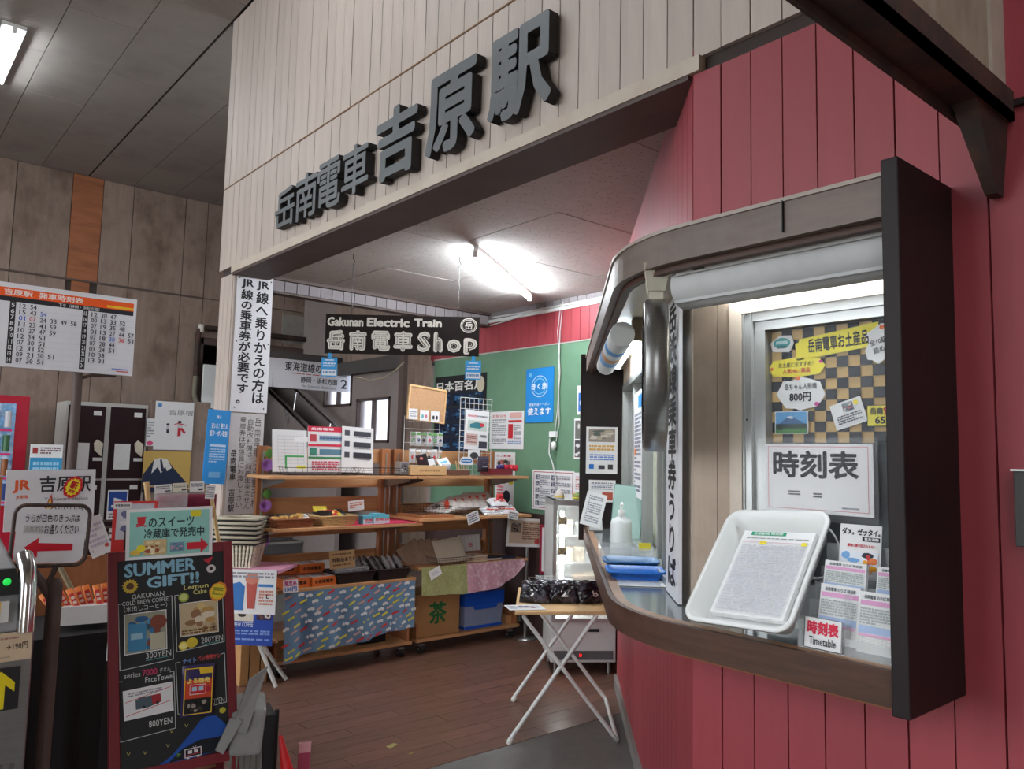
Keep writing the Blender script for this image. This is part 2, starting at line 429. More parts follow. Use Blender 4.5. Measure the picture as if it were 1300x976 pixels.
# facade ------------------------------------------------------------------
wf = structure('wall_front', (0, 0, 0), 'white and red boarded station facade')
core = MB(dark_core)
core.box(2.02, 2.23, -1.6, 5.65, 2.745, 4.7)
core.box(2.02, 2.12, -1.6, .765, 0, 2.745)
core.box(2.02, 2.12, .765, 1.49, 2.02, 2.745).box(2.02, 2.12, .765, 1.49, 0, 1.0)
core.box(2.02, 2.28, 5.42, 5.65, 0, 2.745)
core.build('core', wf)
g = .004
ub = unit(.02, .105 - g, 4.7 - 3.405, white_board); lb = unit(.02, .105 - g, 3.395 - 2.79, white_board)
rb = unit(.02, .105 - g, 2.735, red_board); rt = unit(.02, .105 - g, 2.735 - 2.1, red_board); rl = unit(.02, .105 - g, 1.0, red_board)
y = 1.49 - .105 * 29
for k in range(69):
    if y > 5.6: break
    dx = random.uniform(-.0015, .0015)
    link('board', ub, (2.0 + dx, y, 3.405), wf); link('board', lb, (2.0 - dx, y, 2.79), wf)
    if y < 1.45:
        if y > .70 + .02: link('board', rt, (2.0 + dx, y, 2.1), wf); link('board', rl, (2.0 + dx, y, 0), wf)
        else: link('board', rb, (2.0 + dx, y, 0), wf)
    y += .105
# worn joint between the two rows of boards
cr = MB(cream_trim)
yy = 5.6
cr.box(1.997, 2.02, -1.6, 5.65, 3.396, 3.404, mat('rusty_joint', (128, 96, 68), .9, var=.3, scale=30))
cr.build('joint_strip', wf)
# front of the left post
pb = unit(.02, .078 - g, 2.735, white_board)
for k in range(3): link('board', pb, (2.0, 5.415 + k * .078, 0), wf)
pj = unit(.068 - g, .02, 2.735, white_board)
for k in range(4): link('board', pj, (2.005 + k * .068, 5.40, 0), wf)
smesh('trim_1', MB(cream_trim).box(1.985, 2.02, 1.455, 5.415, 2.738, 2.79), 'cream edge strip along the foot of the white boards')
smesh('trim_2', MB(brown_trim).box(1.99, 2.25, 1.5, 5.41, 2.722, 2.742).box(2.23, 2.25, 1.7, 5.65, 2.742, 4.7), 'dark brown soffit under the facade header')
# slanted office wall ------------------------------------------------------
ws = structure('wall_office', (0, 0, 0), 'slanted red boarded wall of the ticket office')
cm = MB(dark_core)
def dslab(mb, u0, u1, o0, o1, z0, z1, m=None):
    a, b, c, d = D(u0, o0), D(u1, o0), D(u1, o1), D(u0, o1)
    return mb.prism([a, b, c, d][::-1] if o1 < o0 else [a, b, c, d], z0, z1, m)
dslab(cm, .0, 3.0, -.10, -.022, 0, 1.0); dslab(cm, .0, 3.0, -.10, -.022, 2.02, 2.82); dslab(cm, 2.63, 3.0, -.10, -.022, 1.0, 2.02)
cm.build('core', ws)
DR = R(46.2)
dm_l = MB(red_board).box(0, .105 - g, -.02, 0, 0, .93).mesh('board'); dm_t = MB(red_board).box(0, .105 - g, -.02, 0, 0, .72).mesh('board')
dm_m = MB(red_board).box(0, .105 - g, -.02, 0, 0, 1.1).mesh('board')
for k in range(28):
    u = k * .105
    px_, py_ = D(u, 0)
    link('board', dm_l, (px_, py_, .07), ws, DR); link('board', dm_t, (px_, py_, 2.1), ws, DR)
    if u > 2.6: link('board', dm_m, (px_, py_, 1.0), ws, DR)
sk = MB(mat('grey_skirting', (128, 124, 120), .7)); dslab(sk, .0, 2.95, .0, .02, 0, .07)
smesh('baseboard_office', sk, 'grey skirting along the slanted red wall')
# far end of the office block
oe = MB(red_board); a = D(2.95, 0); oe.box(a[0], 4.6, a[1] - .02, a[1], 0, 2.82); smesh('wall_office_end', oe)
# inside of the office seen through the panes
smesh('wall_office_inside', MB(mat('office_inside', (120, 130, 136), .8, var=.1, scale=2)).box(2.32, 2.36, -.8, 1.4, 0, 2.8).box(2.32, 4.6, 1.4, 1.44, 0, 2.8).box(4.56, 4.6, 1.44, 3.6, 0, 2.8), 'grey partition inside the ticket office')
# green wall ----------------------------------------------------------------
gw = structure('wall_right', (0, 0, 0), 'green shop wall with red band above and dark wainscot')
MB(green_wall).box(4.52, 4.60, 3.0, 6.55, 1.02, 2.45).build('green_panel', gw)
wb = unit(.014, .147, 1.0, wainscot)
for k in range(24): link('wainscot_board', wb, (4.506, 3.0 + .15 * k, .02), gw)
MB(wainscot).box(4.52, 4.6, 3.0, 6.55, 0, 1.02).build('core', gw)
rb2 = unit(.016, .10, .27, red_board)
for k in range(34): link('board', rb2, (4.506, 3.12 + .104 * k, 2.455), gw)
MB(red_board).box(4.522, 4.6, 3.0, 6.65, 2.45, 2.83).build('core', gw)
MB(white_plastic).box(4.49, 4.52, 3.0, 5.65, 2.725, 2.752).build('white_rail', gw)
MB(mat('pale_strip', (196, 200, 192), .6)).box(4.512, 4.52, 3.0, 6.55, 2.444, 2.455).build('edge_strip', gw)
grey_board = mat('grey_siding', (140, 134, 136), .7, var=.08, scale=6, rand=.06)
gb = unit(.012, .094, .062, grey_board); gb2 = unit(.094, .012, .078, grey_board)
for k in range(26): link('siding', gb, (4.50, 3.1 + .1 * k, 2.757), gw)
# lintel at the back of the shop
lt = structure('wall_back', (0, 0, 0), 'lintel and boarded end wall at the back of the shop')
MB(brown_trim).box(2.23, 4.52, 5.66, 5.72, 2.69, 2.83).box(2.25, 4.52, 5.63, 5.66, 2.69, 2.705).box(2.25, 4.52, 5.63, 5.66, 2.795, 2.82).build('beam', lt)
for k in range(22): link('siding', gb2, (2.29 + .1 * k, 5.645, 2.711), lt)
ob = unit(.098, .02, 2.9, old_board)
for k in range(3): link('board', ob, (4.22 + .1 * k, 6.6, 0), lt)
MB(brown_trim).box(4.17, 4.22, 6.58, 6.66, 0, 2.9).box(4.17, 5.0, 6.63, 6.66, 2.9, 4.7).build('post', lt)
# shop ceiling ---------------------------------------------------------------
ci = structure('ceiling_shop', (0, 0, 0), 'speckled acoustic tile ceiling of the shop')
tl = MB(ceil_tile).box(.002, .603, .002, .903, 0, .02).mesh('tile')
for i in range(4):
    for j in range(5): link('tile', tl, (2.25 + .605 * i, 1.2 + .905 * j - (.03 if j == 4 else 0), 2.82 + (.0 if (i + j) % 2 else .001)), ci)
MB(dark_core).box(2.24, 4.62, 1.2, 5.7, 2.843, 2.87).build('core', ci)
# station hall ceiling ---------------------------------------------------------
cs = structure('ceiling', (0, 0, 0), 'ribbed grey panel ceiling of the station hall')
cp = MB(ceil_rib).box(.003, .4815, .002, 1.798, 0, .02).mesh('panel')
for i in range(13):
    x = 1.985 - .4845 * (i + 1)
    for j in range(8): link('panel', cp, (x, -1.8 + 1.8 * j + (.9 if i % 2 else 0), 4.7), cs)
for i in range(8):
    for j in range(5): link('panel', cp, (2.0 + .4845 * i, 5.75 + 1.8 * j - .0, 4.7), cs)
MB(dark_core).box(-4.6, 6.2, -2.0, 14.5, 4.726, 4.76).build('core', cs)
# old timber wall behind --------------------------------------------------------
wl = structure('wall_left', (0, 0, 0), 'weathered grey timber panel wall at the back of the hall')
MB(dark_core).box(-4.6, 3.40, 10.222, 10.3, 0, 4.7).box(3.40, 6.2, 10.222, 10.3, 2.92, 4.7).build('core', wl)
xs = [1.27 - .62 * k for k in range(9, 0, -1)] + [1.27, 1.83, 2.16, 2.50, 3.12, 3.40]
for a, b in zip(xs[:-1], xs[1:]):
    m = new_ply if abs(a - 1.83) < .01 else old_board
    MB(m).box(a + .004, b - .004, 10.2, 10.22, 3.44, 4.695).build('panel', wl)
    if m is new_ply:
        MB(m).box(a + .004, b - .004, 10.198, 10.22, 4.02, 4.06).build('batten', wl)
        MB(new_ply).box(a + .06, b - .08, 10.2, 10.22, 3.1, 3.43).build('panel', wl)
        MB(old_board).box(a + .004, b - .004, 10.2, 10.22, 0, 3.09).build('panel', wl)
    else: MB(old_board).box(a + .004, b - .004, 10.2, 10.22, 0, 3.43).build('panel', wl)
for a in (3.40, 3.95, 4.5, 5.05, 5.6):
    MB(old_board).box(a + .004, a + .546, 10.2, 10.22, 3.44, 4.695).build('panel', wl)
    MB(old_board).box(a + .004, a + .546, 10.2, 10.22, 2.93, 3.43).build('panel', wl)
MB(mat('pale_patch_panel', (150, 146, 138), .8, var=.12, scale=9, stain=(96, 90, 84), stain_amt=.5, stain_scale=5)).box(4.48, 5.3, 10.19, 10.2, 2.98, 3.38).build('patch_panel', wl)
MB(brown_trim).box(3.38, 6.2, 10.17, 10.3, 2.84, 2.92).box(3.38, 3.43, 10.17, 10.3, 0, 2.92).box(-4.6, 3.4, 10.18, 10.2, 3.425, 3.445).build('rail', wl)
# stair hall ----------------------------------------------------------------------
hl = structure('wall_stair_hall', (0, 0, 0), 'grey plaster wall beside the stairs with two windows')
X0 = 4.8
W_A = (8.74, 9.481, 2.082, 2.593)
W_B = (7.827, 8.597, 1.621, 2.157)
# plaster built round the two openings
hp = MB(plaster)
(ya, yb, za, zb), (yc, yd, zc, zd) = W_A, W_B
hp.box(X0, X0 + .12, yb, 14.4, 0, 4.7).box(X0, X0 + .12, ya, yb, 0, za).box(X0, X0 + .12, ya, yb, zb, 4.7).box(X0, X0 + .12, yd, ya, 0, 4.7)
hp.box(X0, X0 + .12, yc, yd, 0, zc).box(X0, X0 + .12, yc, yd, zd, 4.7).box(X0, X0 + .12, 6.66, yc, 0, 4.7)
hp.build('plaster', hl)
for i, (y0, y1, z0, z1) in enumerate((W_A, W_B)):
    w = structure('window_%d' % (i + 1), (0, 0, 0), 'sliding window beside the stairs, %s' % ('upper one, farther away' if i == 0 else 'lower one, nearer'))
    fm = MB(brown_trim)
    for b in ((y0, y1, z0, z0 + .03), (y0, y1, z1 - .03, z1), (y0, y0 + .03, z0, z1), (y1 - .03, y1, z0, z1), ((y0+y1)/2 - .012, (y0+y1)/2 + .012, z0, z1)):
        fm.box(X0 - .015, X0 + .05, b[0], b[1], b[2], b[3])
    fm.build('window_frame', w)
    MB(mat('frosted_pane', (214, 216, 226), .5, trans=.85, var=.02, bump=0)).box(X0 + .03, X0 + .036, y0, y1, z0, z1).build('pane', w)
ub2 = MB(old_board).box(-.012, .0, 0, .146, 0, 2.05).mesh('board')
for k in range(17): link('board', ub2, (X0, 6.66 + .15 * k, 2.62), hl)
MB(mat('dark_steel_beam', (78, 74, 72), .6, var=.1)).box(X0 - .10, X0, 6.66, 9.0, 2.46, 2.62).build('beam', hl)
smesh('wall_stair_end', MB(plaster).box(3.3, 5.0, 13.9, 14.0, 0, 4.7).box(3.28, 3.40, 10.3, 14.0, 0, 4.7))
smesh('trim_3', MB(mat('dark_steel_beam', (78, 74, 72), .6, var=.1)).box(3.5, 4.8, 9.0, 9.16, 2.47, 2.64).box(3.42, 4.8, 9.0, 9.4, 2.64, 2.70), 'dark steel beam over the foot of the stairs')
st = thing('staircase', 'grey concrete stairs climbing away behind the shop shelves', 'stairs', (3.9, 8.6, 0))
tread = mat('grey_stair_tread', (84, 80, 80), .8, var=.1, stain=(60, 56, 56), stain_amt=.4, scale=8)
nos = mat('pale_stair_nosing', (140, 136, 130), .6)
for k in range(18):
    MB(tread).box(-.48, .55, .3 * k, .3 * k + .32, max(0, .13 * k - .1), .13 * (k + 1)).box(-.48, .55, .3 * k - .012, .3 * k + .01, .13 * (k + 1) - .02, .13 * (k + 1) + .004, nos).build('step', st)
bp = MB(plaster); bp.hexa([(.56,-.2,0),(.62,-.2,0),(.62,5.2,0),(.56,5.2,0)], [(.56,-.2,1.45),(.62,-.2,1.45),(.62,5.2,3.75),(.56,5.2,3.75)])
bp.build('balustrade', st)
hr = MB(chrome)
for dz, dx in ((.18, .50), (.40, .66)):
    hr.tube([(dx, -.3, 1.25 + dz), (dx, 5.2, 3.65 + dz)], .02, 8)
    for k in range(5): hr.tube([(dx, .2 + k, 1.25 + dz + .436 * (k + .5)), (.59, .2 + k, 1.1 + .43 * (k + .5))], .012, 6)
hr.build('handrail', st)
# unseen walls added to keep daylight off the camera side of the hall
smesh('wall_rear_shade', MB(old_board).box(-2.2, 2.0, -2.56, -2.5, 0, 4.7), 'unseen timber wall added behind the camera to block daylight')
smesh('wall_side_shade', MB(old_board).box(-4.66, -4.6, -2.56, 1.6, 0, 4.7), 'unseen timber side wall added to block daylight from the left')
# steel canopy beam and its boarded fascia, upper right ------------------------------
cb = structure('trim_4', (0, 0, 0), 'rusty brown steel beam carrying a weathered beige fascia')
MB(rust).box(-1.2, 1.99, .585, .665, 2.29, 2.31).box(-1.2, 1.99, .655, .665, 2.27, 2.31).box(-1.2, 1.99, .585, .594, 2.29, 2.36).build('steel_angle', cb)
MB(beige_panel).box(-1.2, 1.93, .596, .64, 2.31, 4.7).build('fascia_panel', cb)
MB(mat('pale_weathered_batten', (176, 164, 150), .8, var=.1, scale=10)).box(1.87, 1.95, .588, .65, 2.31, 4.7).build('batten', cb)
bk = MB(rust); bk.M = Matrix.Translation((0, 0, 0))
bk.hexa([(1.955, .615, 2.12), (1.995, .615, 2.12), (1.995, .64, 2.12), (1.955, .64, 2.12)], [(1.80, .60, 2.292), (1.995, .60, 2.292), (1.995, .65, 2.292), (1.80, .65, 2.292)])
bk.build('gusset', cb)
MB(black_paint).box(1.985, 1.999, -1.6, .60, 2.325, 2.34).build('seam_strip', cb)

# ================================================================ ticket window bay
def outer(off, nb=9, y0=.765, u1=2.63):      # plan line of the bay's edge, off from the walls
    xf = 2.0 - off - .02
    c = (xf, 1.49 + (.075 if off > .1 else .03)); a = (xf, c[1] - .26); e = D(-.12 + .26, off)
    pts = [(xf, y0), (xf, a[1])]
    for i in range(1, nb):
        t = i / nb
        pts.append(((1-t)**2*a[0] + 2*t*(1-t)*c[0] + t*t*e[0], (1-t)**2*a[1] + 2*t*(1-t)*c[1] + t*t*e[1]))
    pts.append(e)
    for u in (.8, 1.5, 2.1): pts.append(D(u, off))
    pts.append(D(u1, off))
    return pts
def band(mb, o0, o1, z0, z1, m=None):
    P, Q_ = outer(o0), outer(o1); n = len(P)
    vs = [(x, y, z) for z in (z0, z1) for L in (P, Q_) for x, y in L]
    fs = []
    for i in range(n - 1):
        a, b, c, d = i, i + 1, n + i + 1, n + i
        fs += [(a, d, c, b), (2*n+a, 2*n+b, 2*n+c, 2*n+d), (a, b, 2*n+b, 2*n+a), (d, 2*n+d, 2*n+c, c)]
    fs += [(0, 2*n, 3*n, n), (n-1, 2*n-1, 4*n-1, 3*n-1)]
    return mb.add(vs, fs, m)
def full(mb, off, z0, z1, m=None):
    P = outer(off); back = [D(2.63, .0), (2.0, 1.49), (2.0, .765)]
    n = len(P)
    # strips from edge to wall keep the polygon simple
    return mb.prism(([*P, *back])[::-1], z0, z1, m)

ctr = thing('ticket_counter', 'curved ticket counter with worn metal top and brown wood edge', 'counter', (1.9, 1.5, .98))
full(MB(bay_wood), .20, .985, 1.045).build('underside', ctr, local=False)
full(MB(tin), .205, 1.045, 1.056).build('metal_top', ctr, local=False)
band(MB(bay_wood), .228, .245, .985, 1.062).build('edge_board', ctr, local=False)
band(MB(mat('worn_wood_lip', (150, 112, 82), .5, var=.2, scale=14)), .195, .230, 1.045, 1.062).build('lip', ctr, local=False)
band(MB(mat('bent_plywood', (150, 92, 52), .6, var=.1)), .17, .212, .972, .986).build('plywood_ring', ctr, local=False)

rf = thing('window_canopy', 'curved brown canopy over the ticket counter with peeling veneer', 'canopy', (1.9, 1.5, 2.03))
full(MB(cream), .19, 2.078, 2.10).build('cream_underside', rf, local=False)
band(MB(bay_trim), .215, .240, 2.055, 2.148).build('fascia_board', rf, local=False)
band(MB(mat('canopy_top_strip', (170, 156, 146), .5, var=.1)), .0, .246, 2.146, 2.156).build('top_sheet', rf, local=False)
band(MB(bay_wood), .188, .213, 2.038, 2.077).build('inner_moulding', rf, local=False)
gr = MB(grey_paint); gr.box(1.80, 1.845, .765, 1.40, 2.03, 2.075).box(1.795, 1.80, .765, 1.40, 2.042, 2.047, black_paint).box(1.79, 1.80, 1.30, 1.335, 2.035, 2.055, rust)
gr.build('awning_track', rf, local=False)
bt = MB(black_plastic)     # bulge where the veneer came loose
for s_ in ((1.738, 1.02),):
    bt.box(s_[0] - .006, s_[0] + .002, s_[1], s_[1] + .004, 2.068, 2.148)
bt.build('veneer_crack', rf, local=False)

for nm, lab, pts in (('dark_partition', 'dark lacquered end panel of the ticket bay, nearest the camera', [(1.705, .727), (2.0, .727), (2.0, .765), (1.705, .765)]),
                     ('dark_partition', 'dark end panel at the far end of the ticket counter carrying two notices', [D(2.63, .275), D(2.63, 0), D(2.69, 0), D(2.69, .275)])):
    q = pts if nm else pts
    area = sum(q[i][0]*q[(i+1) % 4][1] - q[(i+1) % 4][0]*q[i][1] for i in range(4))
    if area < 0: q = q[::-1]
    o = MB(black_paint).prism(q, .978, 2.172).build(nm, None, .003)
    props(o, lab, 'partition')

# fluorescent lamp under the canopy
def tube_lamp(name, label, a, b, hz, emit, bodyw=.06, down=(0, 0, -1), body=True):
    t = thing(name, label, 'lamp', a)
    a, b = Vector(a), Vector(b); d = (b - a).normalized(); dn = Vector(down)
    em = mat('lit_tube_%d' % int(emit * 10), (240, 248, 255), .4, var=0.0, bump=0, emit=emit)
    tb = MB(em); tb.tube([a + d * .03 + dn * .055, b - d * .03 + dn * .055], .015, 12); tb.build('tube', t, local=False)
    bd = MB(white_plastic); s_ = d.cross(dn).normalized() * bodyw / 2
    p = [a - s_, b - s_, b + s_, a + s_]
    bd.hexa([q + dn * .03 for q in p][::1], [q for q in p]) if body else None
    for e in (a, b): bd.tube([e + dn * .03 - d * .0, e + dn * .075], .018, 8)
    bd.build('housing', t, local=False)
    return t
# rolled awnings
r1 = MB(grey_roll); r1.tube([(1.872, .765, 2.008), (1.872, 1.425, 2.008)], .065, 20)
r1.box(1.825, 1.832, .765, 1.425, 1.955, 2.0)
o = r1.build('rolled_awning'); props(o, 'grey rolled awning above the ticket window facing the hall', 'awning')
awn = thing('rolled_awning', 'pale rolled awning with printed sticker under the far canopy', 'awning', D(.3, .17, 1.96))
tube_lamp('window_lamp', 'lit fluorescent lamp tucked behind the grey rolled awning', (1.968, .80, 2.075), (1.968, 1.36, 2.075), 0, TUBE_BAY, .03)
r2 = MB(mat('pale_canvas_roll', (206, 208, 206), .6, var=.04)); r2.tube([D(.66, .165, 1.995), D(1.75, .165, 1.995)], .05, 16); r2.build('roll', awn, local=False)
st_ = MB()
for u0, u1, c in ((.9, 1.0, (80, 150, 210)), (1.02, 1.12, (214, 220, 224)), (1.14, 1.26, (196, 150, 110)), (1.28, 1.42, (110, 160, 210))):
    st_.tube([D(u0, .165, 1.995), D(u1, .165, 1.995)], .0508, 16, ink(c), cap=False)
st_.build('sticker', awn, local=False)

tube_lamp('bay_lamp', 'lit fluorescent lamp under the cream canopy behind the rolled awning', D(.78, .085, 2.075), D(1.95, .085, 2.075), 0, TUBE_BAY)
o = MB(rust).M if False else None
bx = MB(mat('rusty_lamp_box', (120, 104, 84), .7, var=.2, scale=20)); dslab(bx, .74, .78, .05, .12, 1.985, 2.07); o = bx.build('lamp_bracket'); props(o, 'rusty metal box at the near end of the canopy lamp', 'bracket')

# clock
ck = thing('wall_clock', 'round double rimmed clock seen edge on under the canopy', 'clock', D(-.10, .125, 1.75), FD + R(-5))
MB(steel).lathe([(0, .03), (.215, .03), (.228, .022), (.228, -.03), (.216, -.038), (.205, -.038)], n=40, ax='y').build('rim', ck)
MB(mat('clock_face', (230, 230, 225), .3, var=.02)).lathe([(.212, -.032), (.0, -.032)], n=40, ax='y').build('face', ck)
hm = MB(black_plastic).tube([(0, -.034, .165), (0, -.034, .195)], .004, 4).mesh('hour_mark')
for k in range(12):
    o = bpy.data.objects.new('hour_mark', hm); COL.objects.link(o); o.parent = ck; o.rotation_euler.y = 2 * PI * k / 12
MB(black_plastic).tube([(0, -.036, 0), (.08, -.036, .055)], .006, 4).build('hour_hand', ck)
MB(black_plastic).tube([(0, -.038, 0), (-.05, -.038, .15)], .004, 4).build('minute_hand', ck)
MB(cream).box(-.03, .03, -.02, .02, .225, .26).hexa([(-.04,-.025,.25),(.04,-.025,.25),(.04,.025,.25),(-.04,.025,.25)], [(-.08,-.04,.326),(.08,-.04,.326),(.08,.04,.326),(-.08,.04,.326)]).build('hanger', ck)

# hanging name board at the corner
ub_ = D(.15, .028)
nb = sheet('ticket_office_sign', 'tall white board reading 岳鉄線乗車券うりば at the corner of the bay', 'sign', (ub_[0], ub_[1], 1.06, .27, .975), FD,
           [('v', .16, .03, .84, .985, '岳鉄線乗車券うりば', (28, 28, 30), .035), ('e', .93, .06, .016, .005, (60, 60, 60)), ('e', .93, .5, .016, .005, (60, 60, 60)), ('e', .93, .95, .016, .005, (60, 60, 60))], white_enamel, .012)

# facade side of the bay: boards, casing and window
bw = structure('wall_bay', (0, 0, 0), 'beige boards round the ticket window inside the bay')
MB(bay_panel).box(2.0, 2.02, 1.40, 1.485, 1.056, 2.08).build('board', bw); MB(bay_panel).box(2.0, 2.02, 1.345, 1.398, 1.056, 2.08).build('board', bw)
for k in range(6): MB(cream_trim).box(2.0, 2.02, .765 + .093 * k + .002, .765 + .093 * k + .091, 1.975, 2.08).build('board', bw)
MB(mat('rust_stain_strip', (150, 104, 70), .7)).box(1.9985, 2.0, 1.36, 1.39, 1.20, 1.208).build('stain', bw)
w1 = structure('window_3', (0, 0, 0), 'aluminium ticket window facing the hall')
MB(cream_trim).box(1.985, 2.02, 1.305, 1.345, 1.056, 1.975).box(1.985, 2.02, .765, 1.305, 1.932, 1.975).build('casing', w1)
fr = MB(alu)
fr.box(1.99, 2.03, 1.27, 1.305, 1.056, 1.932).box(1.99, 2.03, .765, 1.27, 1.905, 1.932).box(2.0, 2.035, 1.236, 1.27, 1.06, 1.905).box(2.0, 2.035, .765, 1.236, 1.878, 1.905).box(1.99, 2.035, .765, 1.27, 1.056, 1.085)
fr.box(1.986, 1.99, 1.296, 1.300, 1.056, 1.932).box(1.986, 1.99, 1.272, 1.276, 1.056, 1.932)
fr.build('window_frame', w1)
MB(glass).box(2.016, 2.020, .765, 1.236, 1.085, 1.878).build('pane', w1)
MB(mat('grey_blind', (134, 142, 148), .7, var=.06, scale=2)).box(2.10, 2.105, .60, .97, 1.0, 1.60).build('blind', w1)
for s_ in (1.93, 1.62, 1.28): MB(black_plastic).tube([(1.9885, 1.29, s_), (1.992, 1.29, s_)], .003, 6).build('screw', w1)

# slanted side of the bay: sliding panes
w2 = structure('window_4', (0, 0, 0), 'sliding aluminium ticket windows on the slanted side of the bay')
MBc = MB(cream_trim)
dslab(MBc, .0, .33, -.02, .0, 1.056, 2.08); dslab(MBc, 2.45, 2.63, -.02, .0, 1.056, 2.08); dslab(MBc, .33, 2.45, -.02, .012, 1.95, 2.08); MBc.build('casing', w2)
fr = MB(alu)
dslab(fr, .33, 2.45, -.05, .03, 1.056, 1.085); dslab(fr, .33, 2.45, -.05, .02, 1.915, 1.95)
for u, w_, o0 in ((.33, .03, .02), (.62, .035, .006), (.92, .04, -.01), (1.38, .035, .006), (1.42, .035, -.012), (1.90, .035, .006), (2.42, .03, .02)):
    dslab(fr, u, u + w_, -.045, o0, 1.06, 1.93)
fr.build('window_frame', w2)
gp = MB(glass)
for u0, u1 in ((.36, .62), (.655, .92), (.96, 1.38), (1.455, 1.90), (1.935, 2.42)):
    gp = MB(glass); dslab(gp, u0, u1, -.022, -.018, 1.085, 1.93); gp.build('pane', w2)
cu = MB(mat('pale_office_curtain', (196, 200, 176), .8, var=.05)); dslab(cu, .40, 2.4, -.16, -.155, 1.0, 1.95); cu.build('curtain', w2)  # plain pale curtain behind the slanted panes

# ---- things behind and on the facade pane
YE, BL, RD_ = (238, 222, 60), (26, 26, 28), (200, 34, 48)
ch = []
for i in range(11):
    for j in range(11):
        if (i + j) % 2: ch.append(('r', i/11, j/11, (i+1)/11, (j+1)/11, (38, 36, 42)))
sheet('souvenir_poster', 'gold and black checkered souvenir poster behind the ticket window', 'poster', (2.036, 1.055, 1.555, .36, .32), FX, ch[:], mat('gold_paper', (206, 170, 106), .6, var=.03))
def small(name, label, cat, b, items, X=2.027, **k): return sheet(name, label, cat, b, FX, items, **k)
sheet('title_strip', 'yellow strip reading 岳南電車お土産品 on the checkered poster', 'label', (2.026, 1.037, 1.792, 0.236, 0.069), FX,
      [('p', [(0,0),(1,.25),(1,.95),(.93,1),(.0,.72)], (240,226,60)), ('t', .16, .22, .88, .80, '岳南電車お土産品', BL, .03)], mat('yellow_paper', (240, 226, 60), .6), .001, roll=R(-4), poly=[(0,0),(.97,.12),(1,1),(.05,.86)])
sheet('train_sticker', 'teal cut-out sticker at the left end of the yellow strip', 'sticker', (2.026, 1.197, 1.811, 0.074, 0.05), FX,
      [('e', .5, .55, .36, .30, (60, 160, 160)), ('r', .25, .5, .75, .68, (190, 225, 225)), ('r', .3, .25, .7, .4, (40, 110, 120))], white_paper, .001, poly=[(.1,.1),(.8,0),(1,.5),(.9,.95),(.4,1),(0,.6)])
sheet('burst_label', 'yellow starburst label reading お土産におすすめ', 'label', (2.026, 1.155, 1.738, 0.175, 0.056), FX,
      [('star', .5, .5, .5, .5, 22, .82, (240, 226, 60)), ('t', .2, .52, .8, .78, 'お土産におすすめ！', BL, .02), ('t', .27, .20, .75, .46, '人気No.1商品', (190, 40, 50), .03), ('e', .08, .5, .03, .08, (230, 120, 40)), ('e', .93, .7, .03, .08, (200, 60, 140))], mat('yellow_paper'), .001,
      poly=[(.1,.1),(.5,0),(.9,.1),(1,.5),(.9,.9),(.5,1),(.1,.9),(0,.5)])
sheet('cloud_label', 'white cloud shaped label reading 岳ちゃん人形焼 800円', 'label', (2.025, 1.142, 1.644, 0.147, 0.095), FX,
      [('t', .18, .62, .84, .80, '岳ちゃん人形焼', BL, .02), ('t', .28, .26, .72, .54, '800円', BL, .04), ('e', .46, .96, .05, .06, (235, 120, 50)), ('e', .84, .18, .05, .06, (205, 70, 150))], white_paper, .001,
      poly=[(.12,.25),(.2,.08),(.4,.06),(.5,0),(.65,.06),(.82,.1),(.92,.25),(1,.45),(.94,.65),(.9,.82),(.7,.92),(.5,1),(.35,.9),(.15,.88),(.08,.7),(0,.5)])
sheet('mountain_photo', 'small photograph of a blue snow topped mountain over green fields', 'photo', (2.025, 1.17, 1.579, 0.101, 0.064), FX,
      [('r', .03, .03, .97, .97, (96, 160, 210)), ('p', [(.1,.42),(.42,.78),(.52,.78),(.93,.42)], (64, 104, 150)), ('p', [(.36,.70),(.42,.78),(.52,.78),(.58,.70),(.5,.66),(.44,.70)], (220,230,240)), ('r', .03, .22, .97, .44, (40, 62, 50)), ('r', .03, .03, .97, .24, (70, 130, 60)), ('e', .18, .3, .1, .14, (30, 44, 36))], white_paper, .001)
sheet('tilted_note', 'small tilted white note with a food photo on the checkered poster', 'note', (2.025, 1.005, 1.598, 0.088, 0.069), FX,
      [('mix', .38, .58, .72, .92, [(120,130,140),(200,70,70),(220,210,200),(60,70,90)]), ('w', .12, .15, .9, .5, 4, (90, 90, 100), .8), ('e', .82, .82, .08, .10, (240, 220, 60))], white_paper, .001, roll=R(-17))
sheet('price_label', 'yellow dotted label reading 岳南 650 at the poster edge', 'label', (2.025, 0.92, 1.597, 0.07, 0.055), FX,
      [('f', 0, 0, 1, 1, BL, .0015), ('t', .12, .55, .6, .88, '岳南', BL, .04), ('t', .62, .5, .95, .9, '電', (190, 40, 50), .04), ('t', .3, .12, .9, .45, '650', (60, 60, 60), .03)], mat('yellow_paper'), .001)
sheet('burst_note', 'white jagged note reading 全10駅の at the upper right of the poster', 'note', (2.025, 0.918, 1.76, 0.083, 0.101), FX,
      [('t', .2, .5, .9, .66, '全10駅の', BL, .02), ('t', .25, .28, .8, .44, '詰め合', BL, .02), ('e', .7, .9, .08, .06, (235,120,50))], white_paper, .001, roll=R(-14),
      poly=[(0,.2),(.15,.15),(.3,0),(.5,.08),(.8,0),(.9,.1),(1,.4),(.93,.7),(1,.9),(.7,1),(.4,.92),(.1,.85),(.16,.6),(0,.45)])
sheet('timetable_notice', 'large white notice reading 時刻表 taped to the ticket window', 'notice', (1.996, 1.081, 1.365, 0.306, 0.186), FX,
      [('f', .03, .05, .96, .96, (196, 74, 92), .0012), ('t', .08, .50, .88, .90, '時刻表', (34, 36, 40), .034), ('w', .23, .24, .35, .32, 2, (90, 90, 96), 1), ('w', .47, .22, .56, .30, 2, (90, 90, 96), 1), ('w', .73, .08, .88, .12, 1, (150, 150, 160), 1)],
      white_paper, .001)
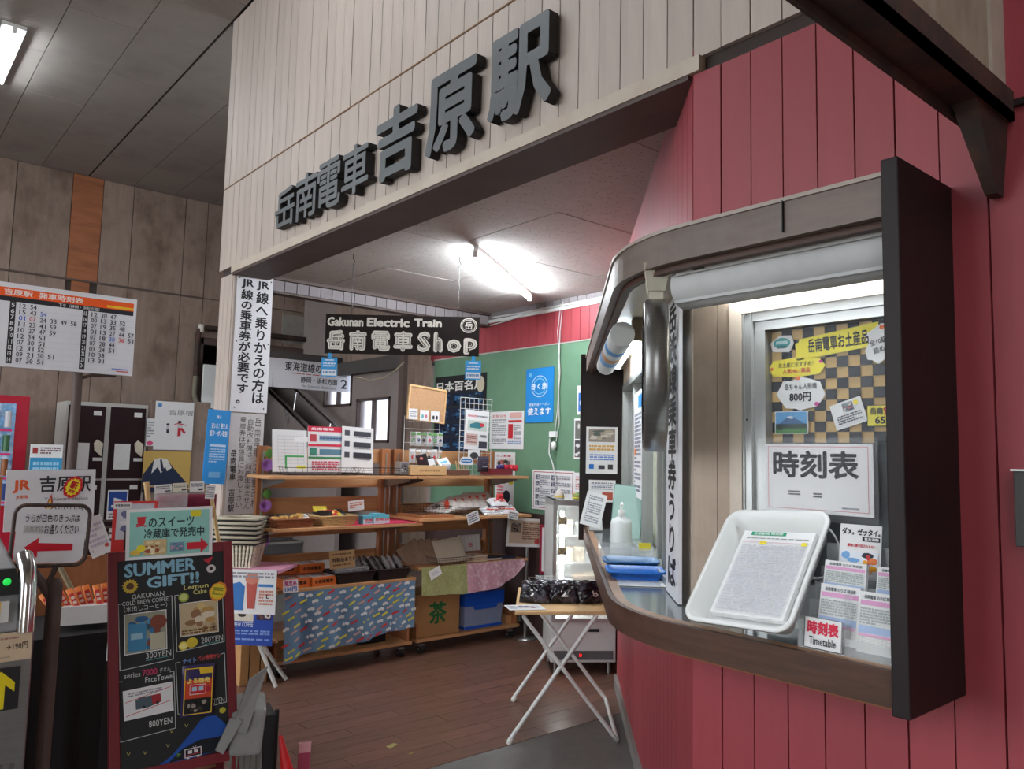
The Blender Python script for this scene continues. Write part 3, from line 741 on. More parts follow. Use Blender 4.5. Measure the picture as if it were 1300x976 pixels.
pv = MB(mat('thin_clear_film', (240, 242, 246), .1, var=0, bump=0, alpha=.06)); pv.box(-.17, .17, -.0015, 0, -.012, .21)
o = pv.build('plastic_sleeve'); o.matrix_world = Matrix.Translation((1.9945, 1.085, 1.357)) @ Matrix.Rotation(FX, 4, 'Z'); props(o, 'clear plastic sleeve over the large 時刻表 notice', 'sleeve')
sc_ = MB(clear)
o = MB(white_wire).tube([(1.985, 1.09 - .075 * math.sin(q * PI / 12) , 1.27 + .075 * math.cos(q * PI / 12)) for q in range(-8, 14)], .003, 6).build('coiled_cord'); props(o, 'white looped cord behind the white tray below the notice', 'cord')

# ---- white tray of timetables, leaning on the window
tm = Matrix.Translation((1.752, 1.150, 1.068)) @ Matrix.Rotation(FX, 4, 'Z') @ Matrix.Rotation(R(-3), 4, 'Y') @ Matrix.Rotation(R(-42), 4, 'X')
tr = thing('white_tray', 'white plastic tray leaning on the ticket window, full of timetable sheets', 'tray', Mx=tm)
def tray_mesh(w, h, d, m, lip=.012, r=.03, t=.003):
    b = MB(m)
    def loop(w_, h_, rr, y, lift=0):
        P = []
        for cx, cz, q0 in ((w_/2-rr, h_-rr, 0), (-w_/2+rr, h_-rr, 90), (-w_/2+rr, rr, 180), (w_/2-rr, rr, 270)):
            for k in range(6):
                q = R(q0 + 18 * k); P.append((cx + rr*math.cos(q), y, cz + rr*math.sin(q)))
        return P
    rings = [loop(w-.04, h-.04, r*.7, 0), loop(w, h, r, -d), loop(w+lip*2, h+lip*2, r+lip, -d), loop(w+lip*2, h+lip*2, r+lip, -d+.008), loop(w+t, h+t, r, -d+.006), loop(w-.036, h-.036, r*.7, .004)]
    off = [(.02), 0, -lip, -lip, 0, .018]
    n = 24; vs = []
    for Rg, o_ in zip(rings, off): vs += [(x, y, z + o_) for x, y, z in Rg]
    fs = []
    for i in range(len(rings) - 1):
        for k in range(n): fs.append((i*n+k, (i+1)*n+k, (i+1)*n+(k+1) % n, i*n+(k+1) % n))
    b.add(vs, fs, None, True)
    b.add(vs[:n], [tuple(range(n - 1, -1, -1))]); b.add(vs[-n:], [tuple(range(n))])
    return b
tray_mesh(.285, .345, .055, white_plastic).build('tray_shell', tr)
sh = thing('paper_stack', 'stack of long timetable sheets with a green heading in the white tray', 'papers', Mx=tm @ Matrix.Translation((.005, -.012, .035)))
pp = MB(white_paper)
for k in range(7): pp.box(-.105 + .0006 * (k % 3), .105 + .0005 * (k % 2), -.0022 * (k + 1), -.0022 * k - .0004, 0 + .0008 * (k % 4), .27)
pp.build('sheets', sh)
pr = MB()
draw(pr, .21, .27, [('r', .12, .945, .62, .99, (40, 150, 110)), ('t', .16, .952, .58, .984, '吉原駅発 時刻表', (235, 245, 240), .02), ('w', .08, .90, .95, .915, 1, (120,120,120), 1), ('l', .05, .03, .97, .85, 26, 30, (182, 186, 192), .0005), ('w', .06, .04, .95, .83, 24, (200, 202, 208), 1),
   ('r', .30, .83, .39, .875, (240, 226, 60)), ('r', .88, .83, .95, .87, (240, 226, 60)), ('r', .05, .852, .97, .856, (200, 120, 140))], -.0156)
pr.build('print', sh)

# ---- acrylic stand with leaflets
ac = thing('leaflet_stand', 'clear acrylic leaflet stand in front of the dark end panel', 'stand', (1.86, .90, 1.06), FX)
b = MB(clear)
for i, (y0, z0, h) in enumerate(((-.085, 0, .07), (-.03, .05, .10), (.03, .10, .14))):
    b.box(-.115, .115, y0, y0 + .002, z0 - (0 if i == 0 else .0), z0 + h * .6); b.box(-.115, .115, y0 + .03, y0 + .032, z0, z0 + h)
b.box(-.115, .115, -.085, .06, 0, .002)
for x in (-.115, 0, .113):
    b.plate([(0, 0)] * 0 or [(x, 0), (x + .002, 0), (x + .002, .14), (x, .14)], -.085, .06)
b.build('acrylic_shell', ac)
lf = [('r', .03, .78, .97, .86, (220, 160, 200)), ('t', .12, .88, .9, .95, '岳南電車 のりば 時刻表', (60, 70, 80), .02), ('l', .04, .40, .96, .77, 9, 9, (190, 200, 190), .0005), ('r', .03, .32, .97, .44, (170, 190, 224)), ('r', .03, .27, .97, .31, (224, 170, 204)), ('l', .04, .04, .96, .26, 9, 7, (176, 184, 164), .0005), ('w', .05, .46, .95, .74, 6, (170, 176, 176), .9)]
for i, (b_, X_, nm) in enumerate((((1041,745,1089,818), 1.800, 'front row, left'), ((1091,755,1138,834), 1.800, 'front row, right'), ((1047,716,1099,760), 1.855, 'middle row, left'), ((1112,724,1160,775), 1.860, 'middle row, right'))[:0]): pass
for X_, geo, lab in ((0, (1.805, 0.93, 1.079, 0.096, 0.134), 'pink and blue timetable leaflets in the front left pocket'), (0, (1.8, 0.835, 1.074, 0.09, 0.135), 'pink and blue timetable leaflets in the front right pocket'),
                     (0, (1.85, 0.935, 1.169, 0.103, 0.095), 'pink and blue timetable leaflets in the middle left pocket'), (0, (1.85, 0.814, 1.17, 0.088, 0.093), 'pink and blue timetable leaflets in the middle right pocket')):
    g_ = (geo[0], geo[1], geo[2], geo[3], geo[4])
    o = sheet('timetable_leaflets', lab, 'leaflets', g_, FX, lf if geo[4] > .08 else lf[:4], white_paper, .012, tilt=R(-12), group='timetable leaflets in the acrylic stand')
sheet('warning_leaflet', 'white booklet reading ダメ。ゼッタイ。 at the back of the acrylic stand', 'booklet', (1.9, 0.924, 1.222, 0.103, 0.13), FX,
      [('t', .05, .80, .97, .93, 'ダメ。ゼッタイ。', BL, .05), ('r', .55, .70, .97, .78, BL), ('t', .6, .715, .94, .77, '普及運動', (235,235,235), .03), ('t', .2, .58, .85, .64, '薬物に振り回されるな！', RD_, .03),
       ('mix', .05, .05, .95, .5, [(226, 232, 240), (200, 50, 50), (240, 170, 40), (40, 40, 50), (120, 170, 220), (220, 120, 60)])], white_paper, .002, tilt=R(-8))
sheet('timetable_card', 'small black edged card reading 時刻表 Timetable on the counter edge', 'card', (1.765, 0.947, 1.069, 0.091, 0.07), FX,
      [('f', 0, 0, 1, 1, (40, 40, 44), .001), ('t', .08, .45, .92, .9, '時刻表', (214, 40, 70), .05), ('t', .14, .12, .86, .38, 'Timetable', (40, 40, 44), .01)], white_paper, .002, tilt=R(-6))

# ---- items on the slanted part of the counter
def at(u, off, z=1.056): return D(u, off, z)
for i, (u, s_, col, lab) in enumerate(((.62, (.30, .19), (40, 120, 215), 'bright blue shallow tray on the counter, nearest of the coin trays'), (.80, (.30, .19), (66, 120, 172), 'blue coin tray behind the bright blue one'))):
    t = thing('coin_tray', lab, 'tray', Mx=Matrix.Translation(at(u, .12, 1.063 + .012 * i)) @ Matrix.Rotation(R(46.2 - 90), 4, 'Z') @ Matrix.Rotation(R(90), 4, 'X'))
    t2 = tray_mesh(.205, .16, .03, mat('blue_tray_%d' % i, col, .35, var=.03), lip=.006, r=.02)
    t2.v = [(x, -y * -1 if False else y, z) for x, y, z in t2.v]
    t2.v = [(x, -y, z) for x, y, z in t2.v]; t2.f = [q[::-1] for q in t2.f]
    t2.build('tray_shell', t)
b = MB(clear); b.M = Matrix.Translation(at(.98, .12, 1.06)) @ Matrix.Rotation(R(-43.8), 4, 'Z')
b.box(-.11, .11, -.09, .09, 0, .003).box(-.11, .11, -.09, -.087, 0, .07).box(-.11, .11, .087, .09, 0, .07).box(-.11, -.107, -.09, .09, 0, .07).box(.107, .11, -.09, .09, 0, .07)
o = b.build('clear_tray'); props(o, 'clear plastic tray with a yellow tab behind the blue coin trays', 'tray')
b = MB(mat('yellow_tab', (236, 220, 50), .5)); b.M = Matrix.Translation(at(.90, .05, 1.12)) @ Matrix.Rotation(R(-43.8), 4, 'Z'); b.box(-.02, .03, -.003, 0, 0, .03)
o = b.build('yellow_tab'); props(o, 'small yellow tag on the rim of the clear tray', 'tag')
b = MB(white_paper); b.M = Matrix.Translation(at(.42, .115, 1.0575)) @ Matrix.Rotation(R(-43.8), 4, 'Z')
b.box(-.11, .09, -.07, .07, 0, .0015); dr = MB(); 
o = b.build('counter_notice'); props(o, 'white printed sheet lying under film in front of the blue trays', 'notice')
b = MB(); 
for k in range(5): b.box(-.09, .07, -.055 + .022 * k, -.047 + .022 * k, .0016, .002, ink((150, 170, 200)))
b.M = None; q = b.build('print', o); q.matrix_local = Matrix.Translation(at(.42, .115, 1.0575)) @ Matrix.Rotation(R(-43.8), 4, 'Z')
sn = thing('sanitiser_bottle', 'white pump bottle of hand sanitiser behind the trays', 'bottle', at(1.32, .11, 1.056))
MB(mat('frosted_bottle', (226, 230, 230), .35, var=.02)).lathe([(0, 0), (.047, 0), (.05, .006), (.05, .14), (.044, .158), (.016, .172), (.016, .185), (0, .185)], n=20).build('bottle', sn)
b = MB(white_plastic); b.lathe([(.018, .183), (.018, .20), (.006, .203), (.006, .235), (0, .236)], n=12); b.tube([(0, 0, .232), (-.02, -.02, .235), (-.035, -.035, .225)], .006, 8); b.build('pump', sn)
sheet('far_notice', 'notice with a train photo and icons pinned on the far end panel, upper', 'notice', (*D(2.625, .135), 1.40, .20, .30), R(-43.8),
      [('mix', .08, .68, .92, .95, [(150, 140, 130), (210, 200, 190), (90, 100, 90), (180, 170, 150)]), ('w', .1, .48, .9, .62, 2, (214, 170, 90), 1), ('w', .12, .28, .88, .42, 3, (90, 130, 200), .8), ('r', .1, .1, .25, .2, (40, 110, 190)), ('r', .4, .1, .6, .18, (60, 60, 70)), ('r', .7, .1, .86, .2, (60, 60, 60))], white_paper, .002)
sheet('far_notice', 'smaller notice under the train photo notice on the far panel', 'notice', (*D(2.62, .13), 1.22, .17, .14), R(-43.8),
      [('w', .1, .55, .9, .9, 4, (120, 130, 150), .9), ('r', .5, .1, .9, .45, (180, 90, 70))], white_paper, .002)
sheet('leaning_paper', 'white slip leaning in a clip left of the sanitiser', 'paper', at(2.2, .20, 1.10)+(.12, .20), R(-43.8), [('w', .15, .1, .85, .9, 12, (150, 150, 160), .8)], white_paper, .002, roll=R(14), tilt=R(-12))
sheet('green_folder', 'pale green folder standing upright against the far window', 'folder', at(1.75, .045, 1.06)+(.16, .30), R(-60), [('f', .0, 0, 1, 1, (120, 160, 150), .004)], mat('pale_green_card', (168, 200, 190), .5), .01, roll=R(5))
sheet('window_strip_notice', 'tall narrow notice stuck inside the far ticket window', 'notice', (*D(1.66, .0), 1.30, .40, .55), FD, [('w', .1, .05, .9, .8, 20, (120, 120, 140), .8), ('r', .55, .84, .95, .96, (60, 140, 210)), ('r', .1, .4, .35, .46, (214, 120, 60))], white_paper, .002)
sheet('slip_card', 'small framed card standing at the far end of the counter', 'card', at(2.35, .18, 1.06)+(.09, .085), R(-30), [('f', 0, 0, 1, 1, (60, 60, 60), .004), ('w', .2, .3, .8, .8, 4, (90, 90, 90), 1)], white_paper, .006, tilt=R(-15))

# ================================================================ the shop
tube_lamp('ceiling_lamp', 'lit fluorescent lamp on the acoustic ceiling of the shop', (2.95, 3.86, 2.82), (4.12, 4.66, 2.82), 0, TUBE_SHOP, .03)
tube_lamp('ceiling_lamp', 'lit fluorescent lamp on the ribbed ceiling of the station hall', (.76, 6.85, 4.70), (.76, 8.05, 4.70), 0, TUBE_HALL, .16)
tube_lamp('ceiling_lamp', 'unseen fluorescent lamp added before the raised letters to brighten the hall', (.76, 2.9, 4.70), (.76, 4.1, 4.70), 0, TUBE_HALL, .16)  # unseen lamp added to brighten the hall
tube_lamp('ceiling_lamp', 'unseen fluorescent lamp added behind the ticket gate to light the foreground', (-.9, -1.2, 4.70), (-.9, .0, 4.70), 0, TUBE_HALL, .16)  # added lamp out of view, lights the foreground from behind the camera
tube_lamp('ceiling_lamp', 'unseen fluorescent lamp added in the farther left row to brighten the hall', (-2.1, 6.85, 4.70), (-2.1, 8.05, 4.70), 0, TUBE_HALL, .16)  # second lamp row out of view, added for a brighter hall

# raised station letters on the facade (each a letter of its own)
for i_, (g_, (y0, y1, z0, z1)) in enumerate(zip('岳南電車吉原駅', ((4.61, 4.33, 2.855, 3.10), (4.32, 4.04, 2.845, 3.12), (4.04, 3.76, 2.84, 3.12), (3.75, 3.465, 2.85, 3.12), (3.40, 3.02, 2.84, 3.20), (2.95, 2.57, 2.84, 3.22), (2.49, 2.10, 2.85, 3.22)))):
    w = y0 - y1
    t = MB(dark_grey_letter); t.text(g_, -w/2, 0, w/2, z1 - z0, -.055, None, .020 if i_ < 4 else .034, .05, side_m=mat('letter_side', (46, 44, 44), .7, var=.1))
    o = t.build('station_letter'); o.matrix_world = Matrix.Translation((1.998, (y0 + y1) / 2, z0)) @ Matrix.Rotation(FX, 4, 'Z')
    props(o, '%s raised dark grey letter from the left on the white facade, %s' % (ORD[i_], g_), 'letter', 'raised letters of the station name')

# JR boards on the post
K = (28, 28, 32)
sheet('transfer_sign', 'white board on the post with two columns of bold black writing about JR lines', 'sign', (2.155, 5.398, 1.765, .262, .985), 0,
      [('v', .54, .06, .90, .88, '線へ乗りかえの方は', K, .03), ('t', .54, .885, .90, .955, 'JR', K, .03), ('v', .12, .055, .46, .88, '線の乗車券が必要です。', K, .03), ('t', .12, .885, .46, .955, 'JR', K, .03),
       ('e', .06, .96, .02, .006, (90, 90, 90)), ('e', .94, .96, .02, .006, (90, 90, 90)), ('e', .06, .5, .02, .006, (90, 90, 90)), ('e', .94, .5, .02, .006, (90, 90, 90)), ('e', .1, .03, .02, .006, (90, 90, 90)), ('e', .9, .03, .02, .006, (90, 90, 90))], white_enamel, .008)
sheet('handwritten_sign', 'grey white board of handwritten columns below the JR board on the post', 'sign', (2.15, 5.398, 1.06, .245, .695), 0,
      [('v', .72, .05, .92, .97, '岳南電車は自動改札', (76, 74, 74), .0), ('v', .50, .04, .70, .95, '自動改札機はご利用出来ません', (80, 78, 78), .0), ('v', .28, .06, .48, .97, '乗車券は駅係員にお渡し下さい', (84, 82, 82), .0), ('v', .06, .02, .25, .64, '岳南電車 吉原駅', K, .015)],
      mat('grey_white_board', (204, 202, 202), .5, var=.06), .004)
sheet('blue_banner', 'narrow blue notice with white writing on the left edge of the post', 'notice', (1.935, 5.37, 1.269, 0.154, 0.501), 0,
      [('t', .2, .74, .9, .82, '安いよ！使える', (235, 245, 255), .03), ('t', .15, .64, .92, .72, '紙クーポン取扱', (235, 245, 255), .03), ('t', .4, .88, .6, .92, '電子', (235,245,255), .02), ('r', .2, .50, .9, .53, (200, 225, 250)), ('w', .2, .28, .9, .48, 6, (170, 210, 245), .9), ('r', .5, .08, .5, .08, (255,255,255)), ('r', .25, .08, .75, .16, (120, 180, 230))],
      mat('sky_blue_sheet', (40, 146, 220), .45, var=.03), .006, roll=R(2))

# hanging shop sign
MS = Matrix.Translation((2.775, 4.405, 2.15)) @ Matrix.Rotation(R(-40.5), 4, 'Z')
hs = thing('hanging_shop_sign', 'hanging black board reading Gakunan Electric Train 岳南電車 Shop in white outline', 'sign', Mx=MS)
MB(mat('black_sign_board', (44, 38, 36), .9, var=.12, scale=20, spec=.1)).box(-.51, .51, -.012, .0, 0, .262).build('board', hs)
pr = MB(); WH = (226, 222, 212); DK = (44, 38, 36)
draw(pr, 1.02, .262, [('t', .01, .69, .245, .93, 'Gakunan', WH, .05), ('t', .268, .70, .545, .93, 'Electric', WH, .05), ('t', .575, .72, .755, .93, 'Train', WH, .05),
   ('e', .93, .78, .055, .19, WH), ('e', .93, .78, .049, .165, DK), ('e', .93, .78, .045, .15, WH), ('e', .93, .78, .041, .135, DK), ('t', .905, .68, .955, .87, '岳', WH, .02)], -.012)
for s_, a, b in (('岳', .012, .13), ('南', .155, .27), ('電', .30, .425), ('車', .445, .57), ('S', .60, .685), ('h', .705, .765), ('o', .79, .885), ('p', .90, .99)):
    z0, z1 = (.08, .60)
    if s_ == 'o': z0, z1 = .08, .42
    if s_ == 'p': z0, z1 = .04, .46
    it = [('t', a, z0, b, z1, s_, WH, .085), ('t', a + .012, z0 + .045, b - .012, z1 - .045, s_, DK, .06 if len(s_.encode()) > 1 else .05)]
    it.append(('t', a + .014, z0 + .05, b - .014, z1 - .05, s_, WH, .028 if len(s_.encode()) > 1 else .0))
    draw(pr, 1.02, .262, it, -.0130)
pr.build('lettering', hs)
for x in (-.345, .365):
    c = MB(black_wire); c.tube([(x, -.005, .262), (x, -.005, .30), (x + .01, -.005, .31), (x, -.005, .33)], .0035, 6); c.tube([(x, -.005, .33), (x, -.005, .60)], .0022, 5); c.tube([(x, -.005, .60), (x + .012, -.005, .62), (x, -.005, .64), (x, -.005, .668)], .0035, 6)
    c.build('hanging_wire', hs)
for i, x in enumerate((-.475, .475)):
    Mt = MS @ Matrix.Translation((x, -.01, -.155))
    t = thing('blue_tag', 'small blue and white tag hanging from the %s end of the shop sign' % ('left', 'right')[i], 'tag', Mx=Mt)
    MB(mat('sky_blue_card', (48, 156, 220), .5)).box(-.052, .052, -.003, 0, 0, .125).box(-.012, .012, -.002, 0, .125, .17).build('card', t)
    p = MB(); draw(p, .104, .125, [('r', .06, .06, .94, .38, (228, 232, 236)), ('w', .12, .12, .88, .32, 1, (110, 150, 190), 1), ('w', .12, .5, .9, .75, 2, (226, 240, 250), 1), ('w', .2, .82, .8, .92, 1, (226, 240, 250), 1)], -.003); p.build('print', t)

# ---------------------------------------------------------------- shelving units
ROD = MB(black_plastic)
def castor(parent, x, y):
    b = MB(black_plastic); b.tube([(x - .018, y, .032), (x + .018, y, .032)], .032, 14); b.box(x - .022, x + .022, y - .02, y + .02, .055, .072, steel); b.tube([(x - .022, y, .032), (x + .022, y, .032)], .008, 8, steel)
    b.build('castor', parent, local=False)
def shelf_unit(label, x0, x1, shelves, slats, bz):
    t = thing('shelving_unit', label, 'shelf', ((x0 + x1) / 2, 5.2, 0))
    for x in (x0 + .06, x1 - .13):
        b = MB(pine_dark).box(x, x + .075, 5.36, 5.41, .12, 1.535).build('post', t, .003, local=False)
        MB(alu).box(x + .03, x + .042, 5.354, 5.36, .3, 1.5).build('shelf_track', t, local=False)
    for (z0, z1) in slats: MB(pine).box(x0 + .06, x1 - .055, 5.41, 5.428, z0, z1).build('back_slat', t, .002, local=False)
    for (z, ya, xa, xb) in shelves:
        MB(pine).box(xa, xb, ya, 5.35, z - .022, z).build('shelf_board', t, .003, local=False)
        for x in (x0 + .10, x1 - .10):
            MB(steel).hexa([(x-.002, 5.0, z-.04), (x+.002, 5.0, z-.04), (x+.002, 5.355, z-.10), (x-.002, 5.355, z-.10)], [(x-.002, 5.0, z-.022), (x+.002, 5.0, z-.022), (x+.002, 5.355, z-.022), (x-.002, 5.355, z-.022)]).build('bracket', t, local=False)
    MB(pine).box(x0 + .10, x1 - .02, 5.02, 5.46, bz - .024, bz).build('base_board', t, .003, local=False)
    MB(pine_dark).box(x0 + .10, x0 + .12, 5.03, 5.46, bz, bz + .12).build('side_board', t, .002, local=False)
    MB(pine_dark).box(x1 - .06, x1 - .04, 5.03, 5.46, bz, bz + .12).build('side_board', t, .002, local=False)
    for x in (x0 + .17, x1 - .09):
        for y in (5.07, 5.41): castor(t, x, y)
    return t
shelf_unit('wooden shelving unit on castors, the left one with the patterned blue cloth', 2.17, 3.36, ((1.335, 4.97, 2.15, 3.31), (1.0, 4.84, 2.13, 3.28), (.595, 4.93, 2.22, 3.30)), ((1.42, 1.53), (1.235, 1.295), (1.05, 1.165), (.885, .955), (.70, .76)), .115)
shelf_unit('wooden shelving unit on castors, the right one with the green and pink cloth', 3.28, 4.42, ((1.335, 4.97, 3.315, 4.43), (1.03, 4.82, 3.24, 4.33), (.66, 4.93, 3.315, 4.40)), ((1.42, 1.53), (1.235, 1.295), (1.03, 1.10), (.87, .99), (.70, .78)), .115)

# cloths hanging from the shelf edges
cl = mat('patterned_blue_cloth', (104, 138, 168), .85, var=.06)
def wav(x, z, a=.008): return a * math.sin(x * 21 + z * 4) + a * .6 * math.sin(x * 47 + 1.3)
def cl_fn(u, v):
    x = 2.275 + 1.01 * u; ztop = .575; zb = .175 + .06 * u + .012 * math.sin(u * 9) - .05 * (1 - u) ** 3
    z = ztop + (zb - ztop) * v
    return (x, 4.922 - .012 * v + wav(x, z, .004 + .012 * v), z)
ct = thing('shelf_cloth', 'blue cloth printed with red yellow and white motifs hanging from the left shelf', 'cloth', (2.78, 4.93, .58))
MB(cl).surf(cl_fn, 60, 14).build('cloth', ct, local=False)
pt = MB(); rn = random.Random(5)
cols = [(206, 60, 60), (226, 214, 80), (226, 228, 226), (226, 228, 226), (210, 170, 160)]
for i in range(13):
    for j in range(9):
        u = (i + .5 + .5 * (j % 2) - .25 + rn.uniform(-.2, .2)) / 13; v = (j + .5 + rn.uniform(-.2, .2)) / 9
        c = cols[rn.randrange(5)]; x, y, z = cl_fn(u, v); q = .35 + .2 * rn.random()
        a, b = .026, .007
        if c == (226, 228, 226):
            for dx, dz in ((-.012, -.004), (.004, .003), (.014, 0)):
                X_, Y_, Z_ = cl_fn(min(1, max(0, u + dx)), min(1, max(0, v - dz * 2)))
                pt.add([(X_ + .011*math.cos(k*PI/4), Y_ - .003, Z_ + .011*math.sin(k*PI/4)) for k in range(8)], [tuple(range(8))], ink(c))
        else:
            P = []
            for (p, r_) in ((-a, -b), (a, -b), (a, b), (-a, b)):
                X_ = x + p * math.cos(q) - r_ * math.sin(q); Z_ = z + p * math.sin(q) + r_ * math.cos(q)
                uu = min(1, max(0, (X_ - 2.275) / 1.01)); P.append((X_, cl_fn(uu, v)[1] - .003, Z_))
            pt.add(P, [(0,1,2,3)], ink(c))
o = pt.build('printed_motifs', ct, local=False); o['kind'] = 'stuff'
gm = mat('green_leafy_cloth', (150, 152, 98), .85, var=.14, scale=40, stain=(186, 180, 140), stain_amt=.6, stain_scale=26)
pm = mat('pink_floral_cloth', (186, 136, 150), .85, var=.10, scale=40, stain=(224, 206, 210), stain_amt=.8, stain_scale=34)
def c2_fn(u, v):
    x = 3.335 + 1.0 * u
    zt = .665 - .004; low = .22 * (1 - ((u - .35) / .68) ** 4) if u > .35 else .20 + .02 * u / .35
    z = zt - max(.008, low) * v
    return (x, 4.918 - .02 * v + wav(x, z, .002 + .008 * v), z)
c2 = thing('shelf_cloth', 'green and pink floral cloth hanging from the right shelf', 'cloth', (3.83, 4.93, .66))
MB(gm).surf(lambda u, v: c2_fn(u * .42, v), 22, 8).build('green_half', c2, local=False)
MB(pm).surf(lambda u, v: c2_fn(.42 + u * .58, v), 30, 8).build('pink_half', c2, local=False)

# ---------------------------------------------------------------- small makers
def bx(mb, geo, d, m=None):
    x, y, z, w, h = geo
    return mb.box(x - w/2, x + w/2, y, y + d, z, z + h, m)
def crate(name, label, cat, geo, d, m, items=(), rz=0, group=None, bev=.002, top=None):
    """closed box with a printed front"""
    x, y, z, w, h = geo
    o = MB(m).box(-w/2, w/2, 0, d, 0, h).build(name, None, bev)
    o.matrix_world = Matrix.Translation((x, y, z)) @ Matrix.Rotation(rz, 4, 'Z'); PM[o.name] = o.matrix_world.copy(); props(o, label, cat, group)
    if items:
        p = MB(); draw(p, w, h, items, 0); p.build('print', o)
    if top:
        p = MB(); p.M = Matrix.Translation((0, 0, h + .0)) @ Matrix.Rotation(R(-90), 4, 'X'); draw(p, w, d, top, 0); p.build('top_print', o)
    return o
def wicker(name, label, x, y, z, w, d, h, m, rz=0):
    t = thing(name, label, 'basket', (x, y, z), rz)
    def loop(z_, k, ph=0):
        a, b = (w/2) * (.82 + .18 * z_ / h), (d/2) * (.82 + .18 * z_ / h); P = []
        per = [(-a, -b), (a, -b), (a, b), (-a, b)]
        n = 12
        for i in range(4):
            p, q = per[i], per[(i+1) % 4]
            for j in range(n):
                f_ = j / n; X_ = p[0] + (q[0]-p[0]) * f_; Y_ = p[1] + (q[1]-p[1]) * f_
                s_ = .003 * (1 if (j + ph) % 2 else -1); L_ = math.hypot(X_, Y_) or 1
                P.append((X_ + s_ * X_ / L_, Y_ + s_ * Y_ / L_, z_))
        return P + [P[0]]
    b = MB(m)
    rows = max(4, int(h / .009))
    for r_ in range(rows): b.tube(loop(h * (r_ + .5) / rows, 0, r_), h / rows * .62, 5, cap=False)
    o = b.build('woven_wall', t)
    MB(m).tube([(p[0] * 1.03, p[1] * 1.03, h) for p in loop(h, 0)], .006, 6, cap=False).build('rim', t)
    MB(m).box(-w*.42, w*.42, -d*.42, d*.42, 0, .004).build('bottom', t)
    return t
def packet(name, label, cat, loc, w, h, d, m, rz=0, tilt=0, roll=0, items=(), group=None, crump=.0, seed=1):
    rn = random.Random(seed)
    Mx = Matrix.Translation(loc) @ Matrix.Rotation(rz, 4, 'Z') @ Matrix.Rotation(roll, 4, 'Y') @ Matrix.Rotation(tilt, 4, 'X')
    def f(u, v, s_):
        a = 1 - (2*u-1) ** 4; b = 1 - abs(2*v-1) ** 3
        q = crump * (math.sin(u * 17 + seed) * math.sin(v * 13 + seed * 2) + .5 * math.sin(u * 31 + v * 23))
        return ((u - .5) * w, s_ * (d/2 * max(0, a * b) ** .6 + q * d * a * b), v * h)
    b = MB(m); b.surf(lambda u, v: f(u, v, -1), 10, 10).surf(lambda u, v: f(1 - u, v, 1), 10, 10)
    o = b.build(name); o.matrix_world = Mx; PM[o.name] = Mx.copy(); props(o, label, cat, group)
    if items: p = MB(); draw(p, w * .8, h * .8, items, -d/2 - .001); q = p.build('print', o); q.location = (0, 0, h * .1)
    return o
def wire_basket(name, label, x, y, z, w, d, h, m, rz=0, nx=10, nz=3):
    t = thing(name, label, 'basket', (x, y, z), rz); b = MB(m)
    for k in range(nz + 1):
        f_ = .92 + .08 * k / nz; a, c = w/2 * f_, d/2 * f_; zz = .003 + (h - .003) * k / nz
        b.tube([(-a, -c, zz), (a, -c, zz), (a, c, zz), (-a, c, zz), (-a, -c, zz)], .0022 if k == nz else .0013, 5)
    for i in range(nx + 1):
        a = -w/2 + w * i / nx
        b.tube([(a, -d/2, h), (a * .92, -d/2 * .92, .003), (a * .92, d/2 * .92, .003), (a, d/2, h)], .0011, 4)
    for i in range(4):
        c = -d/2 + d * (i + .5) / 4
        b.tube([(-w/2, c, h), (-w/2 * .92, c, .003), (w/2 * .92, c, .003), (w/2, c, h)], .0011, 4)
    b.build('wires', t); return t

# ---- top shelf
wire_basket('wire_basket', 'black wire basket on the top shelf holding the timetable and red poster', 2.56, 5.10, 1.336, .56, .20, .055, black_wire)
wire_basket('wire_basket', 'black wire basket on the top shelf in front of the train silhouettes', 3.08, 5.10, 1.336, .44, .20, .055, black_wire)
sheet('route_leaflet', 'white timetable leaflet with a green line standing on the top shelf', 'leaflet', (2.368, 5.14, 1.357, 0.254, 0.293), 0,
      [('f', .0, 0, 1, 1, (180, 184, 188), .002), ('l', .15, .2, .9, .85, 4, 8, (150, 160, 165), .0012), ('r', .35, .35, .9, .39, (70, 170, 90)), ('r', .35, .08, .40, .39, (70, 170, 90)), ('r', .68, .08, .95, .15, (230, 220, 60)), ('r', .62, .72, 1.06, .84, (240, 240, 240))], white_paper, .006, tilt=R(-8))
sheet('red_train_poster', 'red and white poster with rows of train drawings on the top shelf', 'poster', (2.636, 5.14, 1.358, 0.271, 0.325), 0,
      [('r', 0, .88, 1, 1, (206, 44, 70)), ('t', .08, .91, .75, .97, '岳南電車', (244, 232, 236), .04), ('r', .32, .68, .98, .80, (120, 150, 180)), ('r', .05, .66, .24, .82, (190, 70, 80)), ('w', .34, .72, .96, .76, 1, (60, 70, 100), 1), ('r', 0, .56, 1, .61, (206, 44, 70)),
       ('r', .32, .38, .98, .50, (90, 130, 150)), ('r', .05, .36, .24, .52, (60, 130, 110)), ('r', 0, .29, 1, .33, (60, 130, 80)), ('w', .1, .03, .9, .24, 4, (206, 90, 110), .9)], white_paper, .004, tilt=R(-6))
sheet('silhouette_sheet', 'white sheet of dark train silhouettes on the top shelf', 'poster', (2.89, 5.13, 1.354, 0.261, 0.334), 0,
      [('r', .08, .80, .24, .92, (70, 72, 80)), ('r', .36, .80, .92, .91, (60, 62, 70)), ('r', .08, .56, .24, .68, (70, 72, 80)), ('r', .36, .56, .92, .67, (54, 56, 62)), ('r', .08, .32, .24, .44, (70, 72, 80)), ('r', .36, .32, .94, .44, (50, 52, 58)), ('w', .4, .76, .9, .79, 1, (90, 90, 96), 1), ('w', .4, .52, .9, .55, 1, (90, 90, 96), 1), ('w', .4, .28, .9, .31, 1, (90, 90, 96), 1)], white_paper, .003, tilt=R(-6), roll=R(2))
